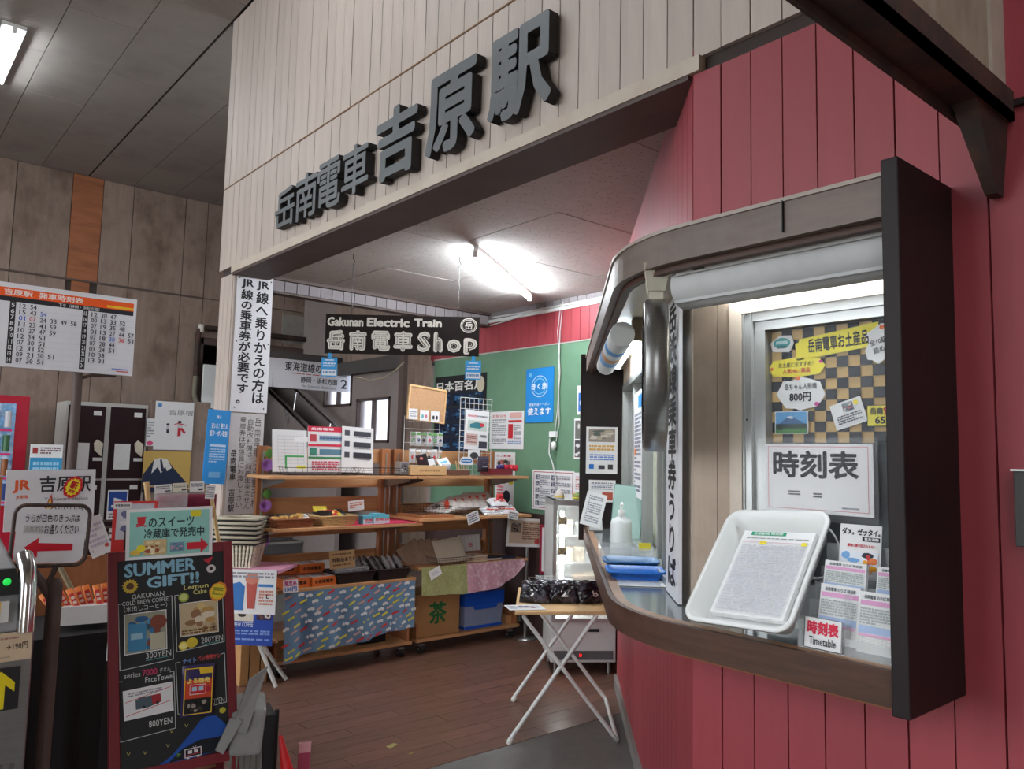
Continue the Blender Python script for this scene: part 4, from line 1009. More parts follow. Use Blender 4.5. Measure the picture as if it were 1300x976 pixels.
# corkboard on a wire stand
cg = (3.549, 5.25, 1.761, 0.365, 0.279)
ck = thing('cork_board', 'small cork board in a pale wood frame above the keyring rack', 'board', (cg[0], cg[1], cg[2]), R(0), roll=R(4))
w_, h_ = cg[3], cg[4]
MB(mat('cork', (190, 150, 112), .9, var=.1, scale=60)).box(-w_/2, w_/2, -.004, .004, 0, h_).build('cork_panel', ck)
for b_ in ((-w_/2, w_/2, 0, .016), (-w_/2, w_/2, h_ - .016, h_), (-w_/2, -w_/2 + .016, .016, h_ - .016), (w_/2 - .016, w_/2, .016, h_ - .016)):
    MB(light_wood).box(b_[0], b_[1], -.011, .008, b_[2], b_[3]).build('frame_rail', ck)
for i, (x, lab) in enumerate(((-.125, 'plain white card'), (-.02, 'card with two small charms'), (.085, 'card with dark charms'))):
    sheet('keyring_card', lab + ' along the lower edge of the cork board', 'card', (cg[0] + x, cg[1] - .013, cg[2] + .005 - x * .05, .082, .085), 0, [('w', .15, .2, .85, .8, 3, (150, 150, 160), .9)] if i == 0 else [('e', .3, .4, .14, .2, (110, 180, 180) if i == 1 else (60, 60, 60)), ('e', .7, .4, .14, .2, (200, 130, 150) if i == 1 else (70, 60, 60))], white_paper, .001)
kr = thing('keyring_rack', 'white wire rack hung with clear packets of keyrings', 'rack', (3.55, 5.26, 1.34))
b = MB(white_wire)
for x in (-.17, .17): b.tube([(x, .03, 0), (x, .03, .46)], .003, 6)
for z in (.15, .25, .36, .44): b.tube([(-.17, .03, z), (.17, .03, z)], .0022, 6)
for i in range(5):
    for z in (.25, .42): b.tube([(-.13 + .065 * i, .03, z), (-.13 + .065 * i, -.03, z - .005), (-.13 + .065 * i, -.035, z + .008)], .0018, 5)
b.build('wire_frame', kr)
rn = random.Random(3)
for i in range(6):
    for j in range(2):
        packet('keyring_packet', 'clear keyring packet on the %s hooks of the rack, %s from the left' % ('upper' if j else 'lower', ORD[i]), 'packet', (3.42 + .052 * i, 5.225 - .004 * i % 3 * .01, 1.43 + .135 * j), .055, .11, .012,
               clear if (i + j) % 2 else mat('silvery_film', (196, 198, 200), .25, var=.2, scale=40), rz=rn.uniform(-.3, .3), group='keyring packets on the white rack, %s hooks' % ('upper' if j else 'lower'), crump=.3, seed=i,
               items=[('e', .5, .4, .3, .16, ((190, 60, 70), (90, 140, 90), (60, 70, 110), (40, 40, 44))[(i + j) % 4]), ('r', .05, .85, .95, 1.05, (96, 150, 80) if j else (240, 240, 240))])
# grid panel
gp = thing('grid_panel', 'white wire grid panel standing at the right end of the top shelf', 'panel', (3.995, 5.16, 1.337))
b = MB(white_wire)
for k in range(8): b.tube([(-.165 + .047 * k, 0, 0), (-.165 + .047 * k, 0, .635)], .0028 if k in (0, 7) else .0018, 5)
for k in range(15): b.tube([(-.165, 0, .0 + .0453 * k), (.165, 0, .0 + .0453 * k)], .0028 if k in (0, 14) else .0018, 5)
b.build('wires', gp)
sheet('train_car_notice', 'white notice with a small train photo clipped to the wire grid', 'notice', (3.993, 5.145, 1.545, 0.248, 0.326), 0,
      [('t', .08, .82, .5, .88, '7000形', (206, 70, 80), .03), ('w', .5, .82, .95, .88, 1, (120, 120, 130), 1), ('r', .1, .48, .92, .74, (196, 206, 196)), ('p', [(.2,.55),(.2,.64),(.45,.70),(.78,.68),(.78,.6),(.6,.54)], (60, 120, 130)), ('p', [(.6,.68),(.78,.68),(.78,.6),(.64,.6)], (200, 60, 70)), ('r', .04, .12, .55, .4, (206, 180, 172)), ('w', .1, .16, .5, .36, 4, (130, 80, 80), .9), ('r', .6, .05, .95, .22, (60, 60, 70)), ('w', .62, .3, .92, .4, 1, (90, 90, 90), 1)], white_paper, .001, roll=R(2))
# top shelf right goods
crate('wooden_box', 'low pale wooden box on the top shelf below the keyring rack', 'box', (3.421, 4.99, 1.342, 0.333, 0.072), .16, light_wood, [('w', .25, .3, .8, .6, 1, (170, 130, 90), 1)])
packet('black_goods_card', 'black goods packet leaning in the wooden box', 'packet', (3.429, 5.06, 1.394), .10, .11, .01, mat('glossy_black_film', (40, 34, 38), .2), tilt=R(-15), roll=R(-12), items=[('e', .4, .75, .18, .12, (200, 120, 110))])
sheet('boxed_postcard', 'grey postcard in a black sleeve beside the goods packet', 'card', (3.488, 5.05, 1.388)+(.07, .09), R(-5), [('r', .2, .1, .95, .9, (206, 212, 216)), ('e', .7, .2, .15, .1, (30, 30, 30))], mat('glossy_black_film'), .006, tilt=R(-20), roll=R(-12))
sheet('white_price_card', 'white card with a light blue stripe lying on the pale wooden box', 'card', (3.636, 5.08, 1.407)+(.10, .075), 0, [('r', .2, .4, .8, .65, (110, 196, 220))], white_paper, .003, tilt=R(-35), roll=R(-12))
packet('round_badge_packet', 'clear packet of badges at the right end of the pale wooden box', 'packet', (3.602, 5.02, 1.378), .08, .05, .03, mat('silvery_film'), crump=.2, seed=4)
crate('brown_tray_box', 'low dark brown tray of pencils on the top shelf', 'box', (3.707, 4.99, 1.342, 0.223, 0.037), .14, mat('dark_tray', (104, 68, 54), .6))
for i in range(5):
    x = 3.745 + .022 * i
    o = MB(light_wood).tube([(x, 5.06, 1.36), (x + .004 * (i - 2), 5.08, 1.455)], .004, 6).build('pencil'); props(o, 'wooden pencil in the dark brown tray, %s from the left' % ORD[i], 'pencil', 'pencils in the brown tray')
sheet('blue_train_label', 'blue train shaped label above the pencils', 'label', (3.822, 5.05, 1.422, 0.142, 0.063), 0, [('e', .5, .5, .4, .3, (60, 120, 180)), ('w', .2, .4, .8, .6, 1, (220, 230, 240), 1)], white_paper, .003, poly=[(0,.3),(.1,0),(.9,0),(1,.4),(.8,1),(.2,1)])
sheet('dark_train_label', 'white label with a dark train drawing above the black pouch', 'label', (3.904, 5.06, 1.467, 0.121, 0.076), 0, [('e', .5, .4, .35, .35, (60, 62, 66))], white_paper, .003)
pc = packet('black_pouch', 'small dark purple drawstring pouch on the top shelf', 'pouch', (3.978, 5.03, 1.367), .11, .125, .05, mat('dark_purple_cloth', (52, 44, 60), .8), items=[('w', .2, .25, .8, .33, 1, (200, 200, 210), 1), ('w', .2, .6, .8, .66, 1, (140, 120, 160), 1)], crump=.1)
crate('red_goods_tray', 'dark red tray at the right end of the top shelf', 'tray', (4.146, 4.99, 1.343, 0.236, 0.052), .14, mat('dark_red_tray', (110, 30, 40), .5))
for i, (x, c) in enumerate(((4.20, (60, 40, 110)), (4.25, (206, 36, 60)), (4.31, (206, 36, 60)), (4.35, (196, 30, 52)))):
    packet('wrapped_sweet', '%s wrapped sweet in the dark red tray, %s from the left' % ('purple' if i == 0 else 'red', ORD[i]), 'packet', (x - .03, 5.05, 1.375), .07, .055, .05, mat('wrapper_%d' % i, c, .3, var=.1), rz=i * .6, tilt=R(20), crump=.2, seed=i, group='wrapped sweets in the red tray')
crate('small_display_box', 'small clear box of dark goods left of the wooden box', 'box', (3.221, 5.02, 1.346, 0.076, 0.094), .08, mat('smoky_box', (150, 146, 144), .3), [('mix', .1, .1, .9, .9, [(120, 116, 120), (50, 50, 56), (190, 190, 190)])])

# ---- middle shelf, left
wicker('wicker_basket', 'brown wicker basket of potatoes shaped snacks on the middle left shelf', 2.30, 4.97, 1.001, .27, .20, .055, mat('brown_wicker', (150, 92, 60), .7, var=.15, scale=30))
wicker('wicker_basket', 'pale wicker basket with red and yellow packets on the middle left shelf', 2.62, 4.97, 1.001, .27, .20, .065, mat('pale_wicker', (206, 172, 120), .7, var=.12, scale=30))
for i in range(9):
    packet('snack_packet', 'yellow brown snack packet in the brown wicker basket, %s row, %s from the left' % (('front', 'middle', 'back')[i // 3], ORD[i % 3]), 'packet', (2.22 + .05 * (i % 4), 4.91 + .04 * (i // 3), 1.035 + .008 * (i % 3)), .07, .055, .035, mat('golden_snack', (206, 160, 84), .5, var=.12, scale=30), rz=i, tilt=R(35 + 9 * i), crump=.15, seed=i, group='snack packets in the brown basket')
sheet('basket_price_card', 'white price slip lying on the brown wicker basket', 'card', (2.37, 4.90, 1.058, .09, .05), R(10), [('w', .1, .2, .9, .8, 2, (130, 130, 140), 1)], white_paper, .001, tilt=R(-60))
for i, (x, y, c, tl, rr) in enumerate(((2.53, 4.90, (40, 36, 34), -60, -20), (2.58, 5.0, (40, 36, 34), -70, 30), (2.60, 4.91, (214, 50, 50), -58, 12), (2.66, 4.95, (226, 200, 60), -62, 24), (2.56, 5.02, (226, 206, 70), -40, -8), (2.70, 5.0, (44, 40, 40), -60, 5))):
    packet('sweets_packet', ('black', 'black', 'red', 'yellow', 'yellow', 'black')[i] + ' sweets packet %s in the pale wicker basket' % ('at the left', 'behind the red one', 'in front with yellow print', 'on the right', 'at the back', 'at the far right')[i], 'packet', (x, y, 1.055), .10, .09, .022, mat('pk_%d%d%d' % c, c, .3, var=.08), rz=R(rr), tilt=R(tl), crump=.1, seed=i, items=[('e', .5, .5, .3, .2, (236, 224, 120) if i == 2 else (200, 60, 50))] if i in (2, 3) else ())
sheet('sale_card', 'small tilted price card on a stem at the pale wicker basket', 'card', (2.735, 4.86, 1.102, 0.123, 0.07), 0, [('w', .1, .2, .9, .85, 3, (206, 120, 90), .9)], white_paper, .001, roll=R(-6))
sheet('pink_cloth', 'bright pink mat under the blue boxes on the middle left shelf', 'mat', (2.97, 4.842, 1.0005, .60, .006), 0, (), mat('pink_felt', (206, 52, 88), .8), .0)
bpo = bpy.data.objects['pink_cloth']; bpo.data = MB(mat('pink_felt')).box(-.30, .30, 0, .40, 0, .003).mesh('pink_cloth')
for i, (x, y) in enumerate(((2.845, 4.87), (2.925, 4.86), (3.0, 4.89))):
    crate('blue_snack_box', ('light blue box with red writing beside the pale basket', 'light blue box with red writing, middle one of the pink mat', 'small pale blue box, right end of the pink mat')[i], 'box', (x, y, 1.004, .085 if i < 2 else .05, .06 + .012 * (i == 1)), .07, mat('cyan_box', (96, 186, 206), .5, var=.05),
          [('r', 0, 0, 1, .55, (222, 226, 232)), ('t', .1, .3, .9, .62, '岳南', (206, 70, 90), .03), ('w', .1, .08, .9, .22, 1, (120, 160, 190), 1)])
# ---- middle shelf, right
crate('wooden_tray', 'shallow dark wooden tray on the middle right shelf', 'tray', (3.42, 4.85, 1.031, .30, .02), .34, pine_dark)
wire_basket('wire_basket', 'black wire dish rack on the wooden tray of the middle right shelf', 3.43, 5.02, 1.052, .30, .26, .06, black_wire)
wire_basket('wire_basket', 'black wire basket holding the printed bags', 3.86, 4.98, 1.032, .42, .26, .065, black_wire)
nw = mat('news_print_bag', (190, 184, 178), .45, var=.10, scale=30, stain=(90, 84, 84), stain_amt=.5, stain_scale=14)
for i in range(6):
    packet('printed_bag', 'crumpled printed paper bag in the wire basket, %s of the fan from the left' % ORD[i], 'bag', (3.62 + .075 * i, 5.0 + .01 * i, 1.05 + .006 * i), .25, .17, .03, nw, rz=R(-10), tilt=R(-62 + 3 * i), roll=R(-22 + 4 * i), crump=.25, seed=i + 2, group='printed bags in the wire basket',
           items=[('p', [(.5,.1),(.7,.1),(.9,.8),(.65,.8)], (200, 76, 52)), ('t', .1, .5, .45, .85, '岳', (60, 56, 56), .03)])
wp = mat('white_crinkle_pack', (222, 224, 228), .3, var=.05, scale=20)
for i, (x, y, z) in enumerate(((3.98, 4.88, 1.035), (4.07, 4.92, 1.035), (4.15, 4.89, 1.035), (4.09, 4.93, 1.10), (4.20, 4.95, 1.04))):
    packet('white_pack', ('white and orange package at the left of the heap', 'white and orange package in the middle of the heap', 'white package with an orange stripe at the front of the heap', 'white package with numbers lying on top of the heap', 'white package at the right end of the heap')[i], 'package', (x, y, z), .16, .12, .06, wp, rz=R(-12), tilt=R(-70), crump=.15, seed=i + 20,
           items=[('p', [(.05,.2),(.9,.05),(.95,.2),(.1,.35)], (226, 76, 40)), ('t', .4, .5, .9, .8, '200' if i == 3 else '10', (50, 60, 100), .04)])
packet('red_cap_pack', 'small red topped package on the white packages', 'package', (4.12, 4.98, 1.13), .07, .06, .04, mat('red_film', (206, 50, 52), .35), crump=.2, seed=3)
sheet('price_tag', 'tilted white price tag on the middle right shelf edge, below the printed bags', 'tag', (3.723, 4.815, 0.982, 0.114, 0.084), 0, [('w', .1, .1, .9, .9, 4, (110, 110, 120), .9)], white_paper, .001, roll=R(-18))
sheet('price_tag', 'small white price tag at the right end of the middle right shelf', 'tag', (4.128, 4.815, 0.998, 0.108, 0.062), 0, [('w', .1, .1, .9, .9, 3, (110, 110, 120), .9)], white_paper, .001, roll=R(10))

# ---- lower shelf, left
om = mat('orange_carton', (224, 118, 48), .5, var=.05)
spots = (('@', 0),)
k_ = 0
for (x, y, z, lab) in ((2.36, 5.12, .596, 'back stack, lower left'), (2.55, 5.10, .596, 'back stack, lower right'), (2.36, 5.12, .664, 'back stack, upper left'), (2.55, 5.10, .664, 'back stack, upper right'), (2.375, 4.955, .596, 'front row, left'), (2.565, 4.945, .596, 'front row, right')):
    crate('orange_sweets_box', 'flat orange box of sweets, ' + lab, 'box', (x, y, z, .185, .062), .15, om, [('e', .16, .5, .05, .2, (120, 60, 40)), ('t', .24, .3, .86, .72, '岳南電車', (60, 36, 30), .03)], R(3), 'orange sweets boxes', .002,
          [('r', .02, .02, .98, .98, (216, 218, 220)), ('mix', .1, .1, .9, .9, [(196, 200, 206), (70, 110, 160), (180, 60, 60), (90, 90, 96), (220, 180, 90)])])
sheet('handmade_card', 'small white card with coloured handwriting in front of the orange boxes', 'card', (2.303, 4.9, 0.581, 0.104, 0.081), 0, [('t', .1, .5, .9, .92, '限定品', (190, 60, 120), .05), ('t', .1, .08, .9, .45, '150円', (60, 110, 180), .05)], white_paper, .001, tilt=R(-10))
sheet('kraft_sign', 'kraft paper sign with black handwriting behind the black baskets', 'sign', (2.726, 5.0, 0.695, 0.196, 0.12), 0, [('w', .12, .72, .85, .88, 1, (120, 90, 60), 1), ('t', .1, .36, .95, .62, '特製品あり！', (50, 40, 34), .03), ('w', .12, .12, .85, .26, 1, (120, 90, 60), 1)], mat('kraft', (206, 174, 128), .7), .002, roll=R(-2), tilt=R(-8))
dk = mat('dark_brown_wicker', (44, 32, 28), .6, var=.2, scale=30)
wicker('dark_basket', 'dark woven basket on the lower shelf holding grey boxes', 2.80, 5.04, .596, .31, .22, .075, dk)
wicker('dark_basket', 'dark woven basket on the lower shelf holding silver bags', 3.10, 5.03, .596, .27, .22, .075, dk)
for i in range(3): crate('grey_goods_box', 'grey boxed goods in the left dark basket, %s from the left' % ORD[i], 'box', (2.72 + .07 * i, 4.96, .66 + .004 * i, .11, .03), .12, mat('grey_box', (170, 172, 178), .4), [('w', .1, .2, .9, .8, 2, (90, 90, 100), 1)], R(-12 + 9 * i), 'grey boxes in the dark basket')
sv = mat('silver_black_bag', (120, 122, 126), .22, var=.25, scale=30, stain=(24, 24, 28), stain_amt=1, stain_scale=22)
for i in range(7):
    packet('silver_bag', '%s snack bag in the dark baskets, %s from the left' % ('silver and black' if i < 4 else 'plain silver', ORD[i]), 'bag', (2.94 + .05 * i, 5.03 + .015 * (i % 2), .64), .13, .13, .035, sv if i < 4 else mat('silver_bag_mat', (186, 188, 194), .22, var=.15, scale=30), rz=R(50), tilt=R(-34), roll=R(6 * i - 14), crump=.2, seed=i + 40, group='silver bags in the dark baskets')
# ---- lower shelf, right
tb = mat('brown_kraft_packet', (150, 126, 104), .4, var=.15, scale=18)
for i in range(6):
    packet('tea_packet', 'brown cellophane packet leaning on the lower right shelf, %s of the fan' % ORD[i], 'packet', (3.44 + .045 * i, 5.10 - .012 * i, .662), .18, .19, .025, tb, rz=R(-6), tilt=R(-30), roll=R(-30 + 5 * i), crump=.2, seed=i + 60, group='brown packets fanned on the lower right shelf')
packet('cloth_pack', 'large beige folded pack at the front of the brown packets', 'package', (3.70, 5.02, .663), .25, .20, .03, mat('beige_fold', (196, 186, 168), .6, var=.05), rz=R(-8), tilt=R(-28), roll=R(-8), crump=.08, seed=70)
wire_basket('wire_basket', 'low black wire basket round the brown packets', 3.66, 5.05, .662, .34, .26, .055, black_wire)
sheet('diamond_price_card', 'white price card hanging askew from the lower right shelf edge', 'card', (3.446, 4.9, 0.584, 0.107, 0.07), 0, [('w', .2, .3, .8, .7, 2, (190, 190, 196), .9)], white_paper, .001, roll=R(-24))
for i, (x, z, c) in enumerate(((3.90, .661, (206, 186, 160)), (3.90, .678, (196, 172, 150)), (3.91, .695, (214, 200, 178)))):
    crate('paperback', 'beige book in the pile on the lower right shelf, ' + ('lowest', 'middle', 'topmost')[i], 'book', (x, 4.97, z, .19, .015), .14, mat('book_%d' % i, c, .6), (), R(-4 + 3 * i), 'beige books on the lower right shelf', .001)
for i, (x, z, c) in enumerate(((4.10, .661, (206, 206, 210)), (4.10, .674, (36, 40, 60)), (4.25, .661, (40, 56, 96)))):
    crate('notebook', ('white notebook under the navy one', 'navy notebook lying on the white one', 'navy notebook at the right end of the shelf')[i], 'book', (x, 5.0, z, .14, .012), .12, mat('note_%d' % i, c, .5), (), R(-5), None, .001)
sheet('lined_card_pack', 'white lined card pack standing behind the books', 'card', (4.031, 5.25, 0.697, 0.214, 0.142), 0, [('l', .05, .05, .95, .95, 5, 1, (170, 172, 176), .002), ('t', .4, .3, .6, .55, '岳', (206, 70, 90), .03)], white_paper, .02, tilt=R(-10))
crate('small_wooden_box', 'open brown wooden box behind the books', 'box', (4.02, 5.14, .661, .24, .05), .14, pine_dark)
# ---- base boards
crate('tea_carton', 'brown cardboard carton marked with a green 茶', 'carton', (*(3.587, 5.05), .116, *(0.414, 0.321)), .34, card, [('t', .30, .28, .70, .80, '茶', (36, 110, 60), .03), ('r', .0, .0, 1, .015, (140, 100, 60))])
pd = thing('storage_box', 'clear plastic storage box with a blue lid and a blue base', 'box', (4.06, 5.24, .116))
MB(mat('cloudy_plastic', (160, 172, 204), .3, var=.05, alpha=.85)).hexa([(-.19,-.16,.02),(.19,-.16,.02),(.19,.16,.02),(-.19,.16,.02)], [(-.20,-.17,.20),(.20,-.17,.20),(.20,.17,.20),(-.20,.17,.20)]).build('tub', pd, .006)
MB(blue_plastic).box(-.205, .205, -.175, .175, .18, .285).plate([(-.10, .15), (.12, .15), (.14, .18), (-.12, .18)], -.178, -.172).build('lid', pd, .006)
MB(blue_plastic).box(-.195, .195, -.165, .165, 0, .022).build('base', pd, .003)
crate('end_block', 'wooden block at the right end of the right base board', 'block', (4.364, 5.08, 0.073, 0.13, 0.103), .2, pine)
crate('flat_carton', 'flattened cardboard carton on the left base board', 'carton', (2.62, 5.10, .116, .60, .12), .28, card)
crate('dark_bundle', 'dark folded bundle beside the carton on the left base board', 'bundle', (3.05, 5.12, .116, .24, .10), .26, mat('dark_cloth', (34, 32, 40), .9))
crate('side_carton', 'brown carton strapped with black tape at the left of the shelves', 'carton', (2.13, 5.02, .0, .18, .26), .34, card, [('r', .3, 0, .34, 1, (40, 36, 32)), ('r', .7, 0, .74, 1, (40, 36, 32))])
# flower garland on the left post
ga = thing('flower_garland', 'garland of purple morning glories and leaves down the left shelf post', 'garland', (2.27, 5.34, .9))
MB(mat('vine', (70, 110, 50), .6)).tube([(.0 + .01 * math.sin(k), -.01, -.1 + .06 * k) for k in range(12)], .003, 5).build('vine', ga)
for k, z in enumerate((.50, .22, -.02)):
    MB(mat('purple_petal', (176, 120, 206), .6, var=.15, scale=40)).lathe([(.002, .02), (.012, .0), (.04, -.02), (.045, -.018)], (.0, -.03, z), 12, ax='y').build('flower', ga)
for k, z in enumerate((.58, .30, .06)):
    MB(mat('leaf_green', (84, 140, 60), .6, var=.2)).surf(lambda u, v: (-.02 + .07 * u, -.03 - .01 * math.sin(PI*u), z + (v - .5) * .07 * math.sin(PI * u)), 5, 3, th=.001).build('leaf', ga)

# ================================================================ green wall
BK_ = (30, 30, 34)
sheet('blue_poster', 'bright blue poster with 使えます in white on the green wall', 'poster', (4.516, 4.953, 1.792, 0.35, 0.468), FX,
      [('f', 0, 0, 1, 1, (30, 130, 206), .004), ('e', .5, .66, .30, .20, (200, 225, 245)), ('e', .5, .66, .28, .185, (34, 140, 216)), ('star', .5, .66, .24, .16, 16, .9, (120, 190, 236)), ('e', .5, .66, .2, .13, (34, 140, 216)), ('t', .22, .60, .78, .72, 'きく旅', (235, 245, 252), .03), ('t', .12, .30, .88, .36, '地域共通クーポン', (225, 240, 250), .01), ('t', .08, .13, .92, .27, '使えます', (245, 250, 255), .03), ('e', .17, .88, .07, .04, (120, 190, 236))],
      mat('bright_blue_sheet', (34, 140, 216), .4, var=.02), .003)
sheet('white_notice', 'large white notice with a red box pinned left of the blue poster', 'notice', (4.516, 5.386, 1.561, 0.471, 0.338), FX,
      [('w', .08, .12, .50, .80, 12, (150, 150, 156), .8), ('t', .08, .84, .5, .92, 'お知らせ', (206, 90, 90), .02), ('r', .56, .70, .95, .76, (200, 60, 64)), ('r', .56, .28, .70, .66, (196, 44, 56)), ('w', .74, .25, .94, .64, 7, (150, 150, 156), .8), ('r', .6, .82, .95, .96, (226, 180, 172)), ('w', .56, .12, .94, .22, 2, (130, 150, 200), .9)], white_paper, .002)
sheet('menu_notice', 'white notice with a red border and small pictures on the green wall', 'notice', (4.516, 4.77, 1.059, 0.503, 0.33), FX,
      [('f', .03, .04, .97, .96, (170, 50, 60), .006)] + [('mix', .08 + .38 * i + .0, .10 + .165 * j, .18 + .38 * i, .22 + .165 * j, [(120, 120, 130), (60, 60, 70), (200, 200, 210)]) for i in range(2) for j in range(5)] + [('w', .20, .1, .44, .88, 14, (150, 150, 160), .8), ('w', .58, .1, .93, .88, 14, (150, 150, 160), .8)], white_paper, .002)
sheet('lower_notice', 'white notice beside the menu notice above the fridge', 'notice', (4.516, 4.436, 1.1, 0.167, 0.28), FX, [('w', .1, .5, .9, .9, 6, (190, 120, 120), .8), ('mix', .1, .1, .9, .45, [(210, 210, 200), (220, 190, 80), (180, 70, 60)])], white_paper, .002)
sheet('blue_pack_poster', 'small poster of a blue package at the right of the green wall', 'poster', (4.516, 4.427, 1.846, 0.141, 0.235), FX, [('r', .1, .1, .6, .75, (50, 110, 190)), ('e', .75, .4, .18, .2, (200, 70, 60)), ('e', .35, .4, .15, .12, (220, 235, 245))], white_paper, .002)
sheet('steam_photo', 'grey photograph poster under the blue package poster', 'poster', (4.516, 4.435, 1.487, 0.185, 0.328), FX, [('mix', .06, .5, .94, .95, [(110, 110, 104), (200, 200, 200), (200, 60, 80), (70, 80, 60)]), ('mix', .06, .05, .94, .46, [(70, 70, 72), (214, 214, 216), (110, 110, 110), (50, 50, 54)])], white_paper, .002)
sheet('moon_poster', 'black calendar poster reading 日本百名月 with blue night pictures', 'poster', (4.516, 6.099, 1.511, 0.828, 0.761), FX,
      [('t', .03, .80, .93, .93, '日本百名月', (232, 230, 224), .03)] + [('mix', .05 + .31 * i, .04 + .19 * j, .33 + .31 * i, .20 + .19 * j, [(24, 40, 66), (50, 104, 150), (16, 20, 30), (90, 130, 160), (36, 66, 100)]) for i in range(3) for j in range(4)] + [('e', .90, .86, .07, .10, (206, 196, 170))], mat('black_poster', (26, 28, 34), .45, var=.05), .002)
sheet('shelf_side_poster', 'white poster with red writing behind the red sweets tray', 'poster', (4.514, 5.396, 1.323, 0.285, 0.21), FX, [('t', .1, .8, .8, .9, 'ミニ鉄道', (190, 50, 60), .03), ('mix', .1, .1, .9, .7, [(210, 200, 196), (120, 110, 110), (60, 60, 60), (180, 100, 90)])], white_paper, .002)
sheet('shelf_side_poster', 'pink and white poster between the shelves at the right', 'poster', (4.514, 5.391, 1.018, 0.251, 0.277), FX, [('e', .62, .45, .2, .2, (30, 32, 44)), ('e', .8, .12, .12, .1, (110, 60, 60)), ('w', .08, .5, .45, .8, 3, (226, 110, 120), 1), ('p', [(.35,.95),(.55,.95),(.5,.82)], (190, 50, 60)), ('e', .85, .9, .13, .06, (220, 206, 70))], white_paper, .002)
rf_ = sheet('red_framed_notice', 'notice in a crimson frame on the dark wainscot beside the fridge', 'notice', (4.5, 4.722, 0.554, 0.298, 0.361), FX, [('mix', .12, .35, .5, .9, [(190, 190, 190), (60, 60, 66), (120, 120, 130)]), ('w', .55, .1, .92, .9, 14, (140, 140, 150), .8), ('r', .12, .92, .88, .97, (226, 206, 80))], white_paper, .003)
w_, h_ = (0.298, 0.361)
fb = MB(mat('crimson_frame', (158, 26, 60), .4))
for b_ in ((-w_/2 - .02, w_/2 + .02, -.02, 0), (-w_/2 - .02, w_/2 + .02, h_, h_ + .02), (-w_/2 - .02, -w_/2, 0, h_), (w_/2, w_/2 + .02, 0, h_)): fb.box(b_[0], b_[1], -.008, .002, b_[2], b_[3])
fb.build('frame', rf_)
# cables and socket
ce = thing('power_cable', 'white power cables hanging down the green wall to a socket', 'cable', (4.5, 4.75, 1.6))
b = MB(white_wire); W = lambda x, y: (0, 0)
P_ = [(4.505, 4.699, 2.786), (4.505, 4.732, 2.556), (4.505, 4.695, 2.22), (4.505, 4.716, 1.892), (4.505, 4.748, 1.683)]
b.tube(P_, .0045, 6).build('cable', ce, local=False)
MB(white_wire).tube([(4.5, 4.666, 2.794), (4.5, 4.698, 2.552), (4.5, 4.707, 2.155), (4.5, 4.689, 1.793), (4.5, 4.723, 1.631)], .004, 6).build('cable', ce, local=False)
MB(white_wire).tube([(4.5, 4.8, 1.657), (4.495, 4.801, 1.532), (4.495, 4.751, 1.435), (4.495, 4.709, 1.294)], .006, 6).build('cable', ce, local=False)
sx, sy, sz = (4.5, 4.762, 1.683)
MB(white_plastic).box(4.485, 4.515, sy - .045, sy + .035, sz - .02, sz + .03).build('socket', ce, .004, local=False)
MB(white_plastic).lathe([(0, -.035), (.018, -.028), (.024, 0), (.018, .028), (0, .035)], (4.48, sy - .03, sz - .09), 12).build('adaptor', ce, local=False)
cd = MB(white_wire).tube([(4.505, 5.6, 2.775), (4.503, 5.2, 2.765), (4.503, 4.4, 2.768), (4.503, 3.3, 2.768)], .010, 8)
cd.tube([(4.49, 5.62, 2.70), (4.48, 5.3, 2.72), (4.49, 4.9, 2.772)], .006, 6)
props(cd.build('cable_conduit'), 'white conduit pipe along the top of the red band', 'pipe')
props(MB(mat('beige_cable', (150, 140, 120), .6)).tube([(4.16, 6.56, 2.40), (4.05, 6.55, 2.30), (3.9, 6.5, 2.22), (3.75, 6.5, 2.18), (3.6, 6.5, 2.2)], .008, 6).build('slack_cable'), 'slack beige cable drooping from the brown post behind the hanging sign', 'cable')

# pole with clipped notice right of the shelves
ps = thing('notice_stand', 'chrome pole stand holding a framed notice at the right of the shelves', 'stand', (4.42, 4.97, 0))
MB(steel).tube([(0, 0, .01), (0, 0, .90)], .016, 12).build('pole', ps)
MB(steel).lathe([(0, 0), (.10, 0), (.10, .008), (.03, .02), (0, .02)], n=20).build('base', ps)
MB(alu).tube([(0, -.01, .86), (-.24, -.05, 1.0)], .008, 8).build('arm', ps)
g_ = (4.359, 4.93, 0.756, 0.365, 0.232)
sheet('pole_notice', 'white edged brown notice with a black photo on the chrome pole', 'notice', g_, R(-6), [('f', 0, 0, 1, 1, (230, 230, 230), .012), ('r', .06, .12, .94, .92, (206, 184, 164)), ('mix', .1, .5, .38, .82, [(110, 100, 90), (40, 36, 34), (150, 130, 110)]), ('w', .42, .25, .9, .86, 8, (130, 90, 70), .8), ('e', .84, .2, .07, .1, (190, 70, 70))], white_paper, .004, roll=R(4))

